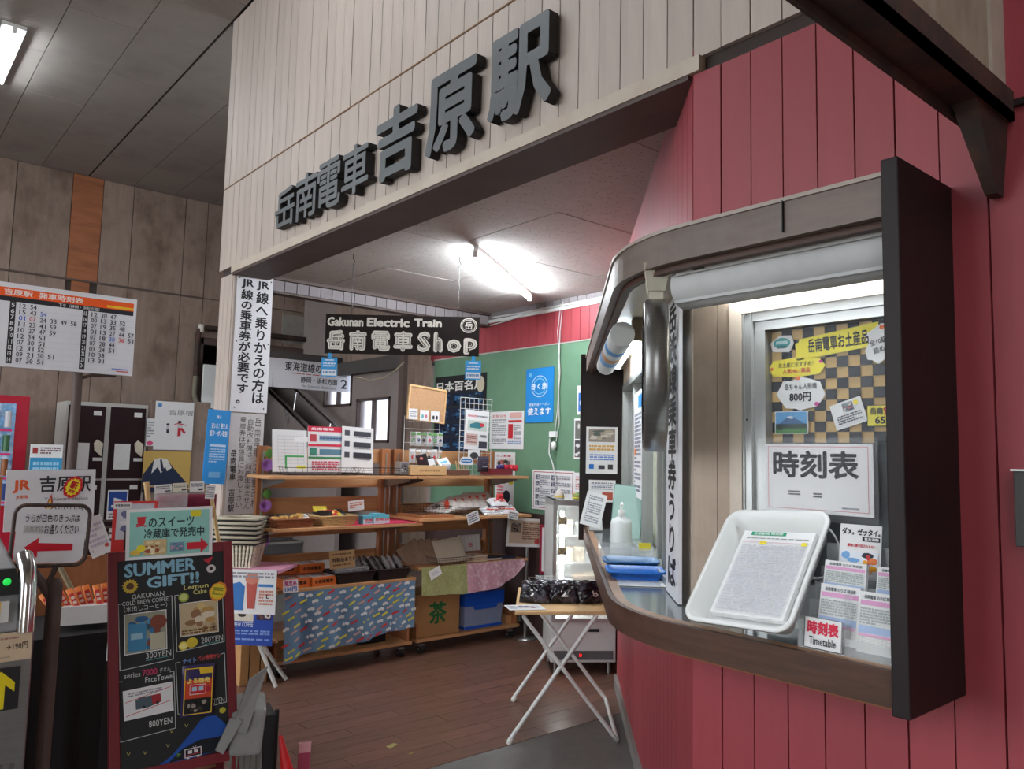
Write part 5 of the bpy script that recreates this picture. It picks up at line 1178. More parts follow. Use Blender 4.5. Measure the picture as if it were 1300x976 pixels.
# refrigerated showcase
MF = Matrix.Translation((3.83, 4.03, 0)) @ Matrix.Rotation(R(-35), 4, 'Z')
fg = thing('showcase_fridge', 'lit white glass fronted showcase fridge in the corner', 'fridge', Mx=MF)
fwh = mat('fridge_white', (206, 206, 204), .4, var=.03)
MB(fwh).box(0, .46, .04, .46, .08, .36).build('compressor_housing', fg, .006)
MB(mat('fridge_grille', (90, 90, 92), .5)).box(.02, .44, .032, .042, .10, .16).build('grille', fg)
MB(mat('red_led', (255, 20, 20), .4, emit=2.0)).box(.20, .215, .026, .033, .125, .14).build('indicator', fg)
MB(black_plastic).box(.25, .34, .030, .041, .29, .31).build('handle_slot', fg)
for x in (.04, .42):
    for y in (.08, .42): MB(steel).tube([(x, y, 0), (x, y, .08)], .014, 8).build('foot', fg)
c_ = MB(fwh); c_.box(0, .03, .04, .46, .36, 1.20).box(.43, .46, .04, .46, .36, 1.20).box(0, .46, .43, .46, .36, 1.20).box(0, .46, .04, .46, 1.15, 1.20).box(.03, .43, .04, .43, .36, .38)
c_.build('cabinet', fg)
MB(mat('fridge_lamp', (250, 252, 250), .4, var=0, bump=0, emit=45.0)).tube([(.07, .06, .42), (.07, .06, 1.12)], .014, 8).build('lamp_tube', fg)
for z in (.56, .75, .94): 
    MB(white_wire).box(.03, .43, .10, .43, z, z + .006).build('wire_shelf', fg)
d_ = MB(alu); d_.box(0, .46, .0, .03, .36, .385).box(0, .46, .0, .03, 1.165, 1.20).box(0, .022, .0, .03, .385, 1.165).box(.438, .46, .0, .03, .385, 1.165); d_.build('door_frame', fg)
MB(mat('fridge_glass', (226, 236, 236), .12, var=0, bump=0, alpha=.36)).box(.022, .438, .012, .016, .385, 1.165).build('door_glass', fg)
for z, lab in ((1.03, 'top'), (.82, 'middle'), (.60, 'lowest')):
    o = sheet('door_sticker', '%s small photo sticker at the left of the fridge door' % lab, 'sticker', (.065, .010, z, .06, .055), 0, [('mix', .05, .05, .95, .95, [(150, 140, 110), (90, 100, 110), (190, 170, 110)])], white_paper, .001, Mx=MF)
rn = random.Random(9)
for j, z in enumerate((.386, .567, .757, .947)):
    for i in range(4):
        o = crate('chilled_box', 'pale boxed cakes on the fridge shelves', 'box', (0, 0, 0, .075, .07 + .05 * rn.random()), .10, mat('cake_box_%d' % ((i + j) % 3), ((214, 200, 176), (196, 206, 210), (206, 176, 150))[(i + j) % 3], .5), [('w', .1, .3, .9, .7, 2, (150, 130, 110), .9)], group='boxed cakes inside the fridge', bev=0)
        o.matrix_world = MF @ Matrix.Translation((.13 + .085 * i, .16 + .02 * (i % 2), z))
        o['label'] = 'pale boxed cake on the %s fridge shelf, %s from the left' % (('lowest', 'second lowest', 'second highest', 'highest')[j], ORD[i])
for i, (x, y, c, lab, h) in enumerate(((.06, .15, (196, 190, 180), 'white conical object on top of the fridge', .07), (.19, .12, (120, 140, 70), 'small green and yellow round tin on the fridge', .05), (.30, .15, (200, 120, 60), 'small orange topped jar on the fridge', .06))):
    t = thing('ornament', lab, 'ornament', Mx=MF @ Matrix.Translation((x, y, 1.2)))
    MB(mat('orn_%d' % i, c, .5, var=.3, scale=50)).lathe([(0, 0), (.035, 0), (.038, h * .4), (.02 if i == 0 else .034, h * .8), (.006, h), (0, h)], n=14).build('body', t)
    MB(ink((216, 190, 70))).lathe([(.0385, h * .2), (.0385, h * .35)], n=14).build('band', t)
props(MB(mat('wooden_toy_box', (206, 170, 110), .6)).prism([(4.02, 4.02), (4.18, 3.91), (4.21, 3.96), (4.05, 4.07)], 1.201, 1.245).build('snack_carton', None, .002), 'small tan carton on top of the fridge', 'carton')
yl = MB(mat('yellow_green_frame', (206, 196, 90), .5)); yl.M = MF @ Matrix.Translation((.36, .12, 1.2)) @ Matrix.Rotation(R(18), 4, 'Y')
yl.box(-.008, .008, -.01, .01, 0, .30)
props(yl.build('yellow_stick'), 'yellow stick leaning on the wall above the fridge', 'stick')

# folding table
e1 = Vector((.82, -.572, 0)); e2 = Vector((.672, .74, 0)); A0 = Vector((2.77, 3.23, 0))
ft = thing('folding_table', 'folding table with a pale wood top and white crossed tube legs', 'table', A0)
C0 = A0 + e1 * .58; B0 = A0 + e2 * .72; D0 = C0 + e2 * .72; up = Vector((0, 0, 1))
T0 = A0 + e1 * .02 - e2 * .02
tp = MB(light_wood); q4 = [T0, T0 + e1 * .52, T0 + e1 * .52 + e2 * .76, T0 + e2 * .76]
tp.hexa([q + up * .665 for q in q4], [q + up * .685 for q in q4]); tp.build('table_top', ft, .004, local=False)
rl_ = .0115
MB(white_wire).tube([A0 + up * .012, A0 + e1 * .46 + up * .66], rl_, 10).build('leg', ft, local=False)
MB(white_wire).tube([B0 + up * .012, B0 + e1 * .46 + up * .66], rl_, 10).build('leg', ft, local=False)
c1 = C0 - e1 * .03
MB(white_wire).tube([A0 + e1 * .06 + up * .66, c1 + up * .05, C0 + up * .014, C0 + e2 * .04 + up * .012, D0 - e2 * .04 + up * .012, D0 + up * .014, D0 - e1 * .03 + up * .05, B0 + e1 * .06 + up * .66], rl_, 10).build('leg_frame', ft, local=False)
for p in (A0, B0): MB(mat('pale_rubber', (206, 204, 198), .6)).tube([p + up * .0, p + up * .0 + (e1 * .46 + up * .65).normalized() * .035], .015, 10).build('foot_cap', ft, local=False)
MB(black_plastic).tube([T0 + e1 * .03 + e2 * .02 + up * .66, T0 + e1 * .03 + e2 * .02 + up * .63], .012, 8).build('hinge', ft, local=False)
rz_ = math.atan2(e1.y, e1.x)
bpk = mat('black_glossy_film', (30, 26, 32), .18, var=.4, scale=24, stain=(120, 110, 124), stain_amt=.7, stain_scale=16)
for i in range(5):
    p = T0 + e1 * (.10 + .085 * i) + e2 * (.22 + .03 * (i % 2)) + up * .686
    packet('black_bag', 'black glossy numbered bag on the folding table, %s from the left' % ORD[i], 'bag', p, .17, .13, .07, bpk, rz=rz_ + R(10 * i - 20), tilt=R(-28), crump=.3, seed=i + 80, group='black bags on the folding table',
           items=[('t', .35, .12, .65, .5, ('7', '3', '2', '4', '8')[i], (226, 224, 220), .03)])
wire_basket('wire_basket', 'grey wire basket behind the black bags on the folding table', *(T0 + e1 * .28 + e2 * .36 + up * .686), .40, .26, .10, steel, rz=rz_)
packet('clear_bag', 'large clear plastic wrap over the wire basket on the folding table', 'bag', T0 + e1 * .30 + e2 * .34 + up * .70, .38, .12, .16, clear, rz=rz_, tilt=R(-10), crump=.3, seed=91)
fl_ = sheet('table_flyer', 'white flyer with dark pictures overhanging the folding table corner', 'flyer', (0, 0, 0, .20, .14), 0, [('mix', .3, .25, .9, .8, [(200, 200, 206), (70, 50, 60), (150, 60, 80), (60, 60, 66)]), ('w', .05, .2, .28, .8, 5, (150, 150, 160), 1)], white_paper, .001,
      Mx=Matrix.Translation(T0 + e1 * .07 + e2 * .02 + up * .6875) @ Matrix.Rotation(rz_ + R(8), 4, 'Z') @ Matrix.Rotation(R(-90), 4, 'X'))

# tape scraps and a box on the red wall
props(MB(mat('yellow_tape', (160, 150, 96), .7)).prism([(2.24, 3.58), (2.30, 3.60), (2.31, 3.57), (2.25, 3.545)], 0, .0015).build('tape_scrap'), 'yellowish scrap of tape stuck on the plank floor', 'tape')
props(MB(mat('yellow_tape')).prism([(2.28, 3.43), (2.31, 3.44), (2.31, 3.425), (2.285, 3.415)], 0, .0015).build('tape_scrap'), 'smaller yellowish tape scrap nearer the grey floor edge', 'tape')
wbx = thing('wall_box', 'dark grey metal box on the red wall at the right edge', 'box', (1.95, .45, 1.33))
MB(mat('dark_grey_metal', (70, 70, 68), .5, spec=.3)).box(1.945, 1.999, .30, .60, 1.33, 1.492).build('body', wbx, .002, local=False)
MB(alu).box(1.94, 1.999, .30, .604, 1.492, 1.496).build('lid', wbx, local=False)

# ================================================================ station hall, left
# departure board
TB = Matrix.Translation((.96, 6.5, 2.06))
tb_ = thing('departure_board', 'white departure timetable board with orange heading on a brown post', 'board', Mx=TB)
MB(white_enamel).box(-.70, .70, -.02, .02, -.012, .585).build('board', tb_)
MB(brown_trim).tube([(.34, .04, -2.06), (.34, .04, .3)], .034, 12).build('post', tb_)
MB(brown_trim).tube([(.34, .04, -.06), (.44, .05, -.02), (.60, .05, -.013)], .012, 8).build('brace', tb_)
u_ = lambda p: .371 + .629 * p / 164
it = [('r', .01, .85, .985, .96, (236, 92, 34)), ('r', .01, .79, .985, .85, (40, 40, 44)), ('r', u_(125), .865, .985, .895, (236, 190, 40)),
      ('t', u_(1.4), .868, u_(34), .945, '吉原駅', (240, 226, 220), .03), ('t', u_(41), .868, u_(95), .945, '発車時刻表', (240, 226, 220), .03), ('t', u_(65), .797, u_(116), .843, '下り（静岡・浜松方面）', (206, 206, 206), .02),
      ('r', u_(9), .02, u_(16), .79, (44, 44, 48)), ('r', u_(95), .02, u_(102), .79, (44, 44, 48)), ('r', .34, .02, .342, .85, (120, 120, 126))]
LT = ['12 54', '15 43 54', '01 07 24 33 49 58', '11 23 41 59', '10 27 47 59', '12 34 51', '07 30 51', '12 31 52', '09 21 30 51', '07 30 51']
RT_ = ['12 30 47', '00 13 33 52', '07 19 35 48', '01 13 27 44 57', '07 18 30 36 51', '07 28 44', '03 24 51', '10 38', '13 31', '']
colr = {(0, 1, 2): (50, 100, 200), (0, 2, 0): (50, 100, 200), (0, 2, 1): (210, 50, 50), (1, 4, 2): (50, 100, 200), (1, 4, 3): (210, 50, 50)}
for s_, rows in enumerate((LT, RT_)):
    p0 = (9, 95)[s_]
    for j, row in enumerate(rows):
        z1 = .775 - .0755 * j; z0 = z1 - .058
        it.append(('r', u_(p0 + 8), z0 - .012, u_(p0 + 84 if s_ == 0 else 162), z0 - .009, (200, 204, 210)))
        h_ = str(5 + j + 10 * s_)
        it.append(('t', u_(p0 + 1.6), z0 + .004, u_(p0 + 5.6), z1, h_, (226, 226, 226), .02))
        for q, n in enumerate(row.split()):
            a = p0 + 11 + 12.2 * q
            it.append(('t', u_(a), z0, u_(a + 7.5), z1, n, colr.get((s_, j, q), (44, 46, 50)), .01))
            it.append(('w', u_(a + 8.2), z0 + .004, u_(a + 10.2), z1 - .004, 2, (130, 130, 134), 1))
        if s_ == 0 and j < 9: it.append(('w', .20, z0, .335, z1, 1, (110, 110, 116), .9))
it.append(('r', u_(136), .05, u_(158), .062, (90, 120, 200))); it.append(('r', u_(142), .022, u_(158), .034, (206, 70, 70)))
pr = MB(); draw(pr, 1.4, .573, it, -.02); pr.build('print', tb_)

vm = thing('vending_machine', 'red framed drinks vending machine at the left edge', 'machine', (.80, 8.5, 0))
MB(mat('vending_red', (176, 22, 48), .35)).box(-.5, .51, .0, .75, .0, 1.955).build('cabinet', vm, .01)
MB(mat('vending_window', (110, 150, 186), .25, var=.5, scale=9, stain=(226, 230, 232), stain_amt=.8, stain_scale=8, emit=.25)).box(-.44, .40, -.006, .004, .95, 1.88).build('display_window', vm)
rn = random.Random(2)
for j in range(4):
    for i in range(9):
        MB(mat('can_%d' % ((i * 3 + j) % 5), ((150, 90, 50), (60, 110, 70), (206, 206, 210), (180, 50, 60), (60, 90, 160))[(i * 3 + j) % 5], .3)).tube([(-.38 + .09 * i, -.02, 1.0 + .22 * j), (-.38 + .09 * i, -.02, 1.15 + .22 * j)], .028, 10).build('drink_can', vm)
    MB(mat('pink_price_strip', (230, 60, 130), .4)).box(-.42, .38, -.018, -.006, .965 + .22 * j, .985 + .22 * j).build('price_strip', vm)
sheet('blue_notice', 'blue and white notice standing right of the vending machine', 'notice', (*(1.437, 8.3), 0.0, 0.259, 1.512), 0, [('r', 0, .2, 1, .92, (56, 150, 200)), ('w', .1, .7, .9, .90, 6, (160, 210, 235), .8), ('w', .3, .94, .95, .985, 3, (120, 90, 90), .8), ('r', .06, .945, .22, .98, (160, 60, 60))], white_paper, .02)
# coin lockers
lk = thing('coin_lockers', 'dark brown coin lockers in a pale grey frame', 'locker', (2.19, 9.4, 0))
MB(grey_paint).box(-.41, .41, 0, .5, 0, 1.98).build('body', lk, .004)
dkb = mat('locker_brown', (44, 26, 30), .6, var=.06, spec=.15)
for i, (x0, x1) in enumerate(((-.385, -.025), (.025, .385))):
    for j, (z0, z1) in enumerate(((1.16, 1.94), (.25, 1.14))):
        d_ = MB(dkb).box(x0, x1, -.012, 0, z0, z1).build('door', lk)
        if i == 0: d_['label'] = 'left %s locker door' % ('upper', 'lower')[j]
        MB(mat('locker_lock', (216, 206, 186), .4)).plate([(x1 - .09, z0 + .30), (x1 - .02, z0 + .24), (x1 - .01, z0 + .38), (x1 - .07, z0 + .42), (x1 - .10, z0 + .38)], -.03, -.012).build('lock_plate', d_)
        for b_ in ((x0 + .06, x0 + .22, z0 + .10, z0 + .38), (x1 - .10, x1 - .01, z0 + .19, z0 + .225), (x1 - .12, x1 - .04, z1 - .10, z1 - .05)):
            MB(ink((222, 222, 220))).box(b_[0], b_[1], -.014, -.012, b_[2], b_[3]).build('paper_label', d_)
dsn = sheet('blue_locker_sign', 'blue pictogram sign on the right lower locker door', 'sign', (2.338, 9.37, 0.711, 0.206, 0.324), 0, [('r', .06, .30, .94, .95, (36, 74, 150)), ('p', [(.3,.75),(.8,.66),(.3,.57)], (230, 236, 240)), ('r', .2, .42, .8, .50, (230, 236, 240)), ('w', .1, .06, .9, .24, 2, (120, 120, 126), .9)], white_paper, .002)
# partition with posters
smesh('wall_partition', MB(old_board).box(2.62, 3.28, 9.36, 9.40, 0, 2.05), 'low grey partition beside the lockers')
sheet('running_poster', 'white poster with two small running figures beside the lockers', 'poster', (2.871, 9.34, 1.485, 0.424, 0.548), 0,
      [('t', .35, .72, .98, .84, '吉原宿', (150, 150, 150), .02), ('r', .06, .88, .16, .95, (90, 150, 210)), ('e', .34, .52, .04, .03, (60, 60, 60)), ('r', .31, .42, .37, .5, (200, 200, 205)), ('r', .31, .34, .37, .42, (50, 50, 54)), ('e', .64, .58, .05, .035, (70, 50, 46)), ('p', [(.58,.46),(.72,.46),(.74,.56),(.58,.56)], (214, 210, 210)), ('p', [(.60,.46),(.72,.46),(.82,.36),(.76,.34),(.68,.42),(.68,.30),(.60,.28)], (196, 44, 60)), ('s', [(.5,.53),(.6,.55),(.82,.52)], (196, 44, 60), .01)], white_paper, .003)
sheet('mountain_poster', 'poster of a dark blue snow capped mountain on a gold sky', 'poster', (2.821, 9.335, 1.005, 0.512, 0.461), 0,
      [('p', [(0,0),(0,.42),(.22,.80),(.34,.84),(.50,.80),(.62,.62),(.98,.18),(1,0)], (32, 44, 72)), ('p', [(.22,.80),(.34,.84),(.50,.80),(.60,.60),(.50,.52),(.46,.64),(.38,.46),(.30,.62),(.18,.46)], (226, 226, 222)), ('p', [(.34,.80),(.38,.80),(.44,.55),(.38,.5)], (32, 44, 72))], mat('gold_sky_paper', (206, 170, 90), .6, var=.05), .003)
sheet('pink_notice', 'small white notice with a pink object between lockers and poster', 'notice', (2.623, 9.345, 1.524, 0.083, 0.308), 0, [('w', .1, .3, .9, .9, 6, (150, 150, 156), .8), ('e', .5, .1, .4, .08, (226, 80, 130))], white_paper, .002)
# pipe
pp_ = thing('wall_pipe', 'brown pipe bending down the timber wall beside the stairs', 'pipe', (3.35, 10.12, 2.3))
MB(rust).tube([(5.2, 10.12, 3.05), (3.42, 10.12, 3.05), (3.36, 10.12, 3.02), (3.34, 10.12, 2.95), (3.34, 10.12, 2.42)], .035, 12).build('pipe', pp_, local=False)
MB(mat('pale_pipe_joint', (206, 200, 190), .5)).lathe([(.04, -.05), (.04, .05)], (3.37, 10.12, 3.03), 12).build('elbow_joint', pp_, local=False)
MB(mat('grey_green_hose', (120, 116, 100), .7)).tube([(3.34, 10.12, 2.42), (3.32, 10.10, 2.2), (3.40, 10.08, 1.95), (3.42, 10.08, 1.7), (3.40, 10.08, 1.2)], .03, 10).build('hose', pp_, local=False)
wl_ = (3.491, 10.0, 2.019, 0.187, 0.548)
wb_ = thing('white_light_box', 'plain white light box sign by the stairs, left of the post', 'sign', (wl_[0], 8.4, 0))
MB(white_plastic).box(-wl_[3]/2, wl_[3]/2, 1.6, 1.65, wl_[2], wl_[2] + wl_[4]).build('sign_box', wb_)
MB(grey_paint).tube([(0, 1.63, 0), (0, 1.63, wl_[2])], .02, 8).build('pole', wb_)
sheet('platform_sign', 'white hanging sign reading 東海道線のりば and 2 over the stairs', 'sign', (4.15, 9.0, 2.26, 1.5, .35), 0,
      [('t', .40, .60, .86, .92, '東海道線のりば', (46, 46, 50), .02), ('w', .45, .50, .85, .55, 1, (190, 80, 80), 1), ('t', .54, .22, .87, .44, '静岡・浜松方面', (46, 46, 50), .02), ('t', .56, .07, .86, .16, 'for Shizuoka Hamamatsu', (80, 80, 84), 0), ('t', .90, .12, .97, .46, '2', (46, 46, 50), .02), ('r', .30, .0, .303, .5, (150, 150, 150)), ('r', .88, .52, 1, .53, (150, 150, 150))], white_enamel, .04)

# ---- display table left of the shelves
V1 = (2.123, 4.711, 0.76); V0 = (1.902, 4.925, 0.76)
dirn = Vector((V1[0] - V0[0], V1[1] - V0[1], 0)).normalized(); nr = Vector((-dirn.y, dirn.x, 0)); P1 = Vector((V1[0], V1[1], 0))
rzt = math.atan2(dirn.y, dirn.x)
dt = thing('display_table', 'folding display table with a pink edged top left of the shelves', 'table', P1)
q4 = [P1 - dirn * 1.0, P1, P1 + nr * .36, P1 - dirn * 1.0 + nr * .36]
MB(mat('pink_table_top', (214, 150, 176), .6, var=.08, scale=20)).hexa([q + up * .735 for q in q4], [q + up * .76 for q in q4]).build('table_top', dt, .003, local=False)
for a_, b_ in ((.12, .30), (.30, .06)):
    MB(grey_paint).tube([P1 - dirn * .02 * 1 + nr * a_ + up * .02 - dirn * (.0), P1 - dirn * .45 + nr * b_ + up * .73], .013, 8).build('leg', dt, local=False)
MB(grey_paint).tube([P1 - dirn * .95 + nr * .1 + up * .02, P1 - dirn * .5 + nr * .25 + up * .73], .013, 8).build('leg', dt, local=False)
def on_t(s_, d_, z=.761): return P1 - dirn * s_ + nr * d_ + up * z
# sheets hanging off the table
MT = Matrix.Translation(P1) @ Matrix.Rotation(rzt, 4, 'Z')
sheet('coffee_notice', 'white notice with a blue bag and parfait hanging from the display table', 'notice', (-.17, -.004, .49, .33, .27), 0,
      [('r', .0, .0, .10, 1, (216, 150, 140)), ('p', [(.10,.08),(.38,.08),(.40,.62),(.30,.72),(.12,.66)], (60, 120, 190)), ('p', [(.46,.12),(.60,.12),(.64,.75),(.42,.75)], (190, 90, 80)), ('e', .53, .80, .13, .13, (206, 130, 110)), ('w', .15, .80, .95, .95, 2, (150, 150, 160), .9), ('r', .66, .62, .95, .68, (60, 130, 200)), ('w', .68, .2, .95, .55, 5, (206, 140, 120), .8), ('t', .82, .36, .88, .46, 'L', (40, 40, 44), .02)], white_paper, .002, Mx=MT)
sheet('blue_coffee_poster', 'blue poster reading COLD BREW COFFEE hanging below the white notice', 'poster', (-.18, -.001, .30, .33, .28), 0,
      [('r', .0, .52, .62, 1, (214, 206, 190)), ('e', .2, .72, .09, .05, (70, 50, 40)), ('e', .4, .66, .08, .05, (60, 44, 36)), ('p', [(.05,.55),(.12,.58),(.2,.8),(.12,.85)], (70, 120, 60)), ('mix', .68, .56, .96, .96, [(60, 50, 70), (200, 200, 200), (110, 70, 60)]), ('t', .04, .40, .62, .50, 'COLD BREW COFFEE', (206, 220, 240), .02), ('w', .06, .1, .95, .34, 4, (130, 160, 220), .7)], mat('royal_blue_sheet', (24, 66, 160), .45, var=.03), .002, Mx=MT)
# nested baskets
rn = random.Random(4)
for i in range(6):
    t = thing('shopping_basket', 'cream plastic basket with a dark rim in the nested stack, %s from the bottom' % ORD[i], 'basket', on_t(.29, .11, .763 + .029 * i), rzt, 'cream baskets stacked on the display table')
    b = MB(mat('cream_plastic', (222, 214, 192), .45, var=.04)); hh = .16
    bot = [(-.10,-.08),(.10,-.08),(.10,.08),(-.10,.08)]; topq = [(-.13,-.105),(.13,-.105),(.13,.105),(-.13,.105)]
    n_ = 10
    for s_ in range(4):
        p0, p1 = bot[s_], bot[(s_+1) % 4]; r0, r1 = topq[s_], topq[(s_+1) % 4]
        for k in range(n_):
            f0, f1 = (k + .15) / n_, (k + .75) / n_
            A_ = [(p0[0]+(p1[0]-p0[0])*f, p0[1]+(p1[1]-p0[1])*f, .004) for f in (f0, f1)]; B_ = [(r0[0]+(r1[0]-r0[0])*f, r0[1]+(r1[1]-r0[1])*f, hh) for f in (f1, f0)]
            b.add([*A_, *B_], [(0, 1, 2, 3)]) if i in (0, 5) else None
    b.box(-.10, .10, -.08, .08, 0, .004)
    b.build('basket_body', t)
    r_ = MB(mat('cream_plastic')); L_ = [(*q, hh) for q in topq]; r_.tube(L_ + [L_[0]], .010, 6, cap=False); r_.build('rim', t)
    r_ = MB(black_plastic); L_ = [(q[0] * 1.05, q[1] * 1.05, hh - .012) for q in topq]; r_.tube(L_ + [L_[0]], .006, 6, cap=False); r_.build('dark_band', t)
wicker('woven_basket', 'tan woven basket holding blue coffee packets on the display table', *on_t(.58, .08), .26, .16, .07, mat('tan_wicker', (160, 112, 70), .7, var=.15, scale=30), rz=rzt)
for i in range(3): packet('coffee_packet', 'blue coffee packet standing in the tan basket, %s from the left' % ORD[i], 'packet', on_t(.64 - .06 * i, .08 + .01 * i, .78), .12, .15, .03, mat('coffee_blue', (66, 130, 186), .35, var=.15, scale=30), rz=rzt, tilt=R(-10), roll=R(-8 + 8 * i), crump=.1, seed=i, items=[('e', .5, .5, .3, .2, (170, 200, 226)), ('r', .1, .8, .9, .9, (206, 220, 234))])
# maroon cushion and cards on a bamboo frame
packet('maroon_cushion', 'maroon cloth cushion above the summer sweets notice', 'cushion', (1.508, 4.6, 1.135), .32, .11, .08, mat('maroon_cloth', (112, 24, 52), .85, var=.08), rz=R(-10), crump=.12, seed=5, items=[('w', .3, .0, .8, .10, 1, (226, 222, 216), 1)])
bf = thing('bamboo_frame', 'thin bamboo frame with a string of price cards', 'frame', (1.478, 4.55, 0.932))
bm = mat('bamboo', (206, 176, 126), .5, var=.1)
MB(bm).tube([(1.368 + .03, 4.55, 0), (1.368, 4.55, 0.685), (1.283, 4.55, 1.289)], .010, 8).build('upright', bf, local=False)
MB(bm).tube([(1.729, 4.55, 0), (1.729, 4.55, 0.761), (1.625, 4.55, 1.242)], .012, 8).build('upright', bf, local=False)
MB(bm).tube([(1.275, 4.55, 1.294), (1.633, 4.55, 1.269)], .005, 6).build('cross_bar', bf, local=False)
MB(mat('rope', (180, 140, 90), .8)).lathe([(.016, -.03), (.02, 0), (.016, .03)], (1.636, 4.55, 1.144), 8).build('rope_binding', bf, local=False)
for i, (b_, lab) in enumerate((((1.356, 4.53, 1.256, 0.091, 0.047), 'leftmost'), ((1.445, 4.53, 1.263, 0.08, 0.048), 'second from the left'), ((1.537, 4.53, 1.262, 0.078, 0.057), 'third from the left'), ((1.613, 4.53, 1.221, 0.053, 0.076), 'rightmost'))):
    sheet('price_card', 'white price card on the bamboo frame, ' + lab, 'card', b_, 0, [('w', .08, .45, .9, .85, 2, (130, 130, 136), .9), ('r', .6, .12, .92, .3, (70, 70, 76))] if i < 3 else [('w', .1, .1, .9, .9, 6, (140, 140, 150), .9)], white_paper if i != 1 else mat('cream_card', (230, 226, 206), .6), .001, roll=R(-4 + 5 * (i == 3) + i))
packet('clear_bag', 'clear plastic bag hanging under the bamboo frame', 'bag', (1.404, 4.54, 1.143), .18, .14, .03, clear, crump=.2, seed=8)
o = MB(mat('snack_stick', (196, 160, 110), .6)).tube([(1.313 + .02, 4.5, 0), (1.313, 4.5, 0.698), (1.271, 4.5, 1.199), (1.259, 4.5, 1.317)], [.006, .006, .006, .016], 8).build('pink_ball_stick'); props(o, 'pale round topped stick at the left end of the bamboo frame', 'stick')

# ---- red bordered poster behind the chalkboard
sheet('red_border_poster', 'red bordered map poster behind the chalkboard, with a black price box', 'poster', (0.904, 3.35, 1.093, 0.16, 0.197), R(-8),
      [('r', .08, .25, .92, .95, (206, 208, 216)), ('mix', .12, .3, .88, .9, [(206, 208, 216), (110, 110, 150), (190, 150, 170), (226, 226, 230), (130, 130, 160)]), ('r', .28, .04, 1, .42, (40, 34, 36)), ('t', .40, .20, .62, .28, '税込', (222, 200, 196), .03), ('t', .62, .16, .95, .32, '700', (230, 150, 150), .04), ('r', .0, .85, .4, .98, (226, 226, 226)), ('w', .04, .88, .36, .95, 1, (110, 110, 116), 1)], mat('red_sheet', (206, 52, 52), .5, var=.03), .004)

# ---- chalkboard
MC = Matrix.Translation((.965, 2.78, 0)) @ Matrix.Rotation(R(-12), 4, 'Z') @ Matrix.Rotation(R(-4), 4, 'Y') @ Matrix.Rotation(R(-5), 4, 'X')
cb_ = thing('chalkboard', 'black chalkboard easel in a red frame advertising SUMMER GIFT', 'chalkboard', Mx=MC)
for b_ in ((-.20, -.17, 0, 1.165), (.17, .20, 0, 1.165)): MB(red_frame).box(b_[0], b_[1], -.012, .014, b_[2], b_[3]).build('stile', cb_, .002)
MB(red_frame).box(-.17, .17, -.012, .014, 1.132, 1.165).build('top_rail', cb_, .002); MB(red_frame).box(-.17, .17, -.012, .014, .415, .450).build('bottom_rail', cb_, .002)
MB(board_black).box(-.17, .17, -.004, .004, .45, 1.132).build('slate', cb_)
MR = MC @ Matrix.Translation((0, .02, 1.14)) @ Matrix.Rotation(R(22), 4, 'X')
rl2 = MB(red_frame); rl2.M = MC.inverted() @ MR
rl2.box(-.20, -.17, 0, .022, -1.13, 0).box(.17, .20, 0, .022, -1.13, 0).box(-.17, .17, 0, .022, -.04, 0).box(-.17, .17, 0, .022, -.95, -.91)
rl2.build('rear_frame', cb_)
rp = MB(mat('plywood_back', (150, 110, 76), .7)); rp.M = MC.inverted() @ MR; rp.box(-.17, .17, .006, .014, -.91, -.04); rp.build('rear_panel', cb_)
def C_(x, y): return ((x - 80 - (y - 200) / 760 * 17) / 364, 1 - (y - 192) / 770)
def cbx(x0, y0, x1, y1): a = C_(x0, (y0+y1)/2); b = C_(x1, (y0+y1)/2); t_ = C_(x0, y0); l_ = C_(x0, y1); return (a[0], l_[1], b[0], t_[1])
CW = (200, 204, 202); CBL = (140, 186, 206)
def chk(x0, y0, x1, y1, s_, col, b_=.0): return ('t', *cbx(x0, y0, x1, y1), s_, col, b_)
def frm(x0, y0, x1, y1, gap=None): return ('s', [C_(x0 + 14, y0), C_(x0, y0), C_(x0 + 8, y1), C_(x1, y1 - 12), C_(x1 - 6, y0 - 8), C_(x1 - 20, y0 - 6)], CW, .0022)
